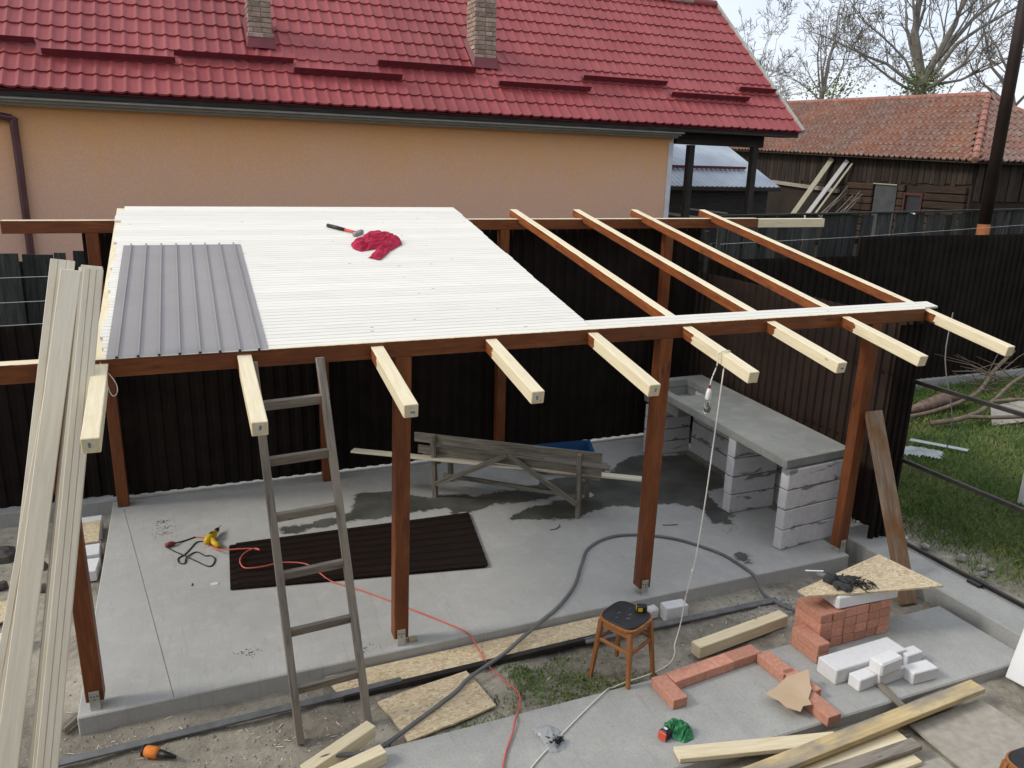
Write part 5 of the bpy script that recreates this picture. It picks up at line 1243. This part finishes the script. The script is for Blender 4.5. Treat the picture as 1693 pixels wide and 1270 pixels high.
# scattered grit on the dirt, sawdust and grass: too many to count
V, F = [], []
for i in range(2600):
    zone = rnd.random()
    if zone < .5: x, y = rnd.uniform(-.3, 6.3), rnd.uniform(-.93, -.08)
    elif zone < .65: x, y = rnd.uniform(-1.4, -.08), rnd.uniform(-.6, 3.3)
    elif zone < .9: x, y = rnd.uniform(7.0, 8.0), rnd.uniform(-2.2, .6)
    else: x, y = rnd.gauss(5.3, .22), rnd.gauss(-.42, .12)
    s_ = rnd.uniform(.004, .016)*(1.5 if zone > .9 else 1); z = gz(x, y); a = rnd.uniform(0, 3)
    if -.06 < x < 6.4 and y > -.06: continue
    k = len(V); cs, sn = math.cos(a)*s_, math.sin(a)*s_
    V += [(x+cs, y+sn, z), (x-sn, y+cs, z-.002), (x-cs, y-sn, z), (x+sn, y-cs, z-.002), (x, y, z+s_*rnd.uniform(.5, .9))]
    F += [(k, k+1, k+4), (k+1, k+2, k+4), (k+2, k+3, k+4), (k+3, k, k+4)]
o = obj('gravel', (V, F), 'rubble'); tag(o, 'loose grit and stone chips scattered over the dirt', 'gravel', kind='stuff')
V, F = [], []
for i in range(170):
    cx_, cy_ = rnd.choice(((1.02, .30), (.42, 2.80), (.45, 2.66), (.42, 2.52), (1.82, .06), (5.62, .75), (.42, 2.80)))
    x, y = rnd.gauss(cx_, .05), rnd.gauss(cy_, .03)
    if not (-.02 < x < 6.3 and -.03 < y < 3.3): continue
    s_ = rnd.uniform(.003, .011); a = rnd.uniform(0, 3); cs, sn = math.cos(a)*s_, math.sin(a)*s_; k = len(V)
    V += [(x+cs, y+sn, .002), (x-sn*.5, y+cs*.5, .002), (x-cs, y-sn, .002), (x+sn*.5, y-cs*.5, .002), (x, y, .005)]; F += [(k, k+1, k+4), (k+1, k+2, k+4), (k+2, k+3, k+4), (k+3, k, k+4)]
o = obj('debris', (V, F), 'rock_dark'); tag(o, 'small dark crumbs of dirt lying on the slab', 'debris', kind='stuff')
V, F = [], []
for i in range(420):
    c_ = rnd.choice(((.9, -.55, .5, .14), (1.5, -.75, .25, .10), (.3, -.25, .3, .06), (-.3, 1.0, .2, .7), (2.0, -.6, .5, .15), (4.8, -.5, .4, .1), (4.4, -2.0, .5, .1)))
    x, y = rnd.gauss(c_[0], c_[2]), rnd.gauss(c_[1], c_[3])
    if (-.06 < x < 6.4 and y > -.06) or -1.75 < y < -.93: continue
    z = gz(x, y)+.004; a = rnd.uniform(0, 6.28); l_ = rnd.choice((.004, .006, .008, .012, .022)); w_ = rnd.uniform(.0015, .004); dx, dy = math.cos(a), math.sin(a); k = len(V)
    V += [(x-dx*l_+dy*w_, y-dy*l_-dx*w_, z), (x+dx*l_+dy*w_, y+dy*l_-dx*w_, z+.003), (x+dx*l_-dy*w_, y+dy*l_+dx*w_, z+.004), (x-dx*l_-dy*w_, y-dy*l_+dx*w_, z+.001)]; F.append((k, k+1, k+2, k+3))
o = obj('wood_shavings', (V, F), 'bundle_wood'); tag(o, 'pale wood shavings scattered over the dirt', 'shavings', kind='stuff')
V, F = [], []
def blade(x, y, h):
    z = gz(x, y)-.005; a = rnd.uniform(0, 6.28); w_ = rnd.uniform(.003, .007); l_ = rnd.uniform(.2, .9)*h; b = rnd.uniform(0, 6.28); k = len(V)
    c, s = math.cos(a)*w_, math.sin(a)*w_
    V.extend([(x-c, y-s, z), (x+c, y+s, z), (x+c*.6+math.cos(b)*l_*.35, y+s*.6+math.sin(b)*l_*.35, z+h*.65), (x+math.cos(b)*l_, y+math.sin(b)*l_, z+h)])
    F.append((k, k+1, k+2)); F.append((k, k+2, k+3))
for i in range(75000):
    x = 7.2+rnd.random()**1.3*8.8; y = rnd.uniform(-2.2, 4.36)
    dn = noise.noise(Vector((x*.8, y*.8, 5)))+.5*noise.noise(Vector((x*2.5, y*2.5, 2)))
    edge = (x+.12*y-7.45)*1.1
    if dn+edge < rnd.uniform(-.2, .6): continue
    blade(x, y, rnd.uniform(.03, .085)*(1.6 if y > 3.3 else 1))
for i in range(9000):
    c_ = rnd.choice(((2.75, -.62, .30, .10), (3.15, -.72, .22, .09), (2.3, -.92, .35, .05), (3.3, -.82, .2, .06), (2.05, -.97, .3, .05), (2.9, -.42, .25, .08)))
    x, y = rnd.gauss(c_[0], c_[2]), rnd.gauss(c_[1], c_[3])
    if y < -.945 or y > -.34: continue
    if noise.noise(Vector((x*4, y*4, 2))) < rnd.uniform(-.3, .3): continue
    blade(x, y, rnd.uniform(.012, .04))
o = obj('grass', (V, F), 'grass'); tag(o, 'short green grass of the lawn and the tufts in front of the slab', 'grass', kind='stuff')
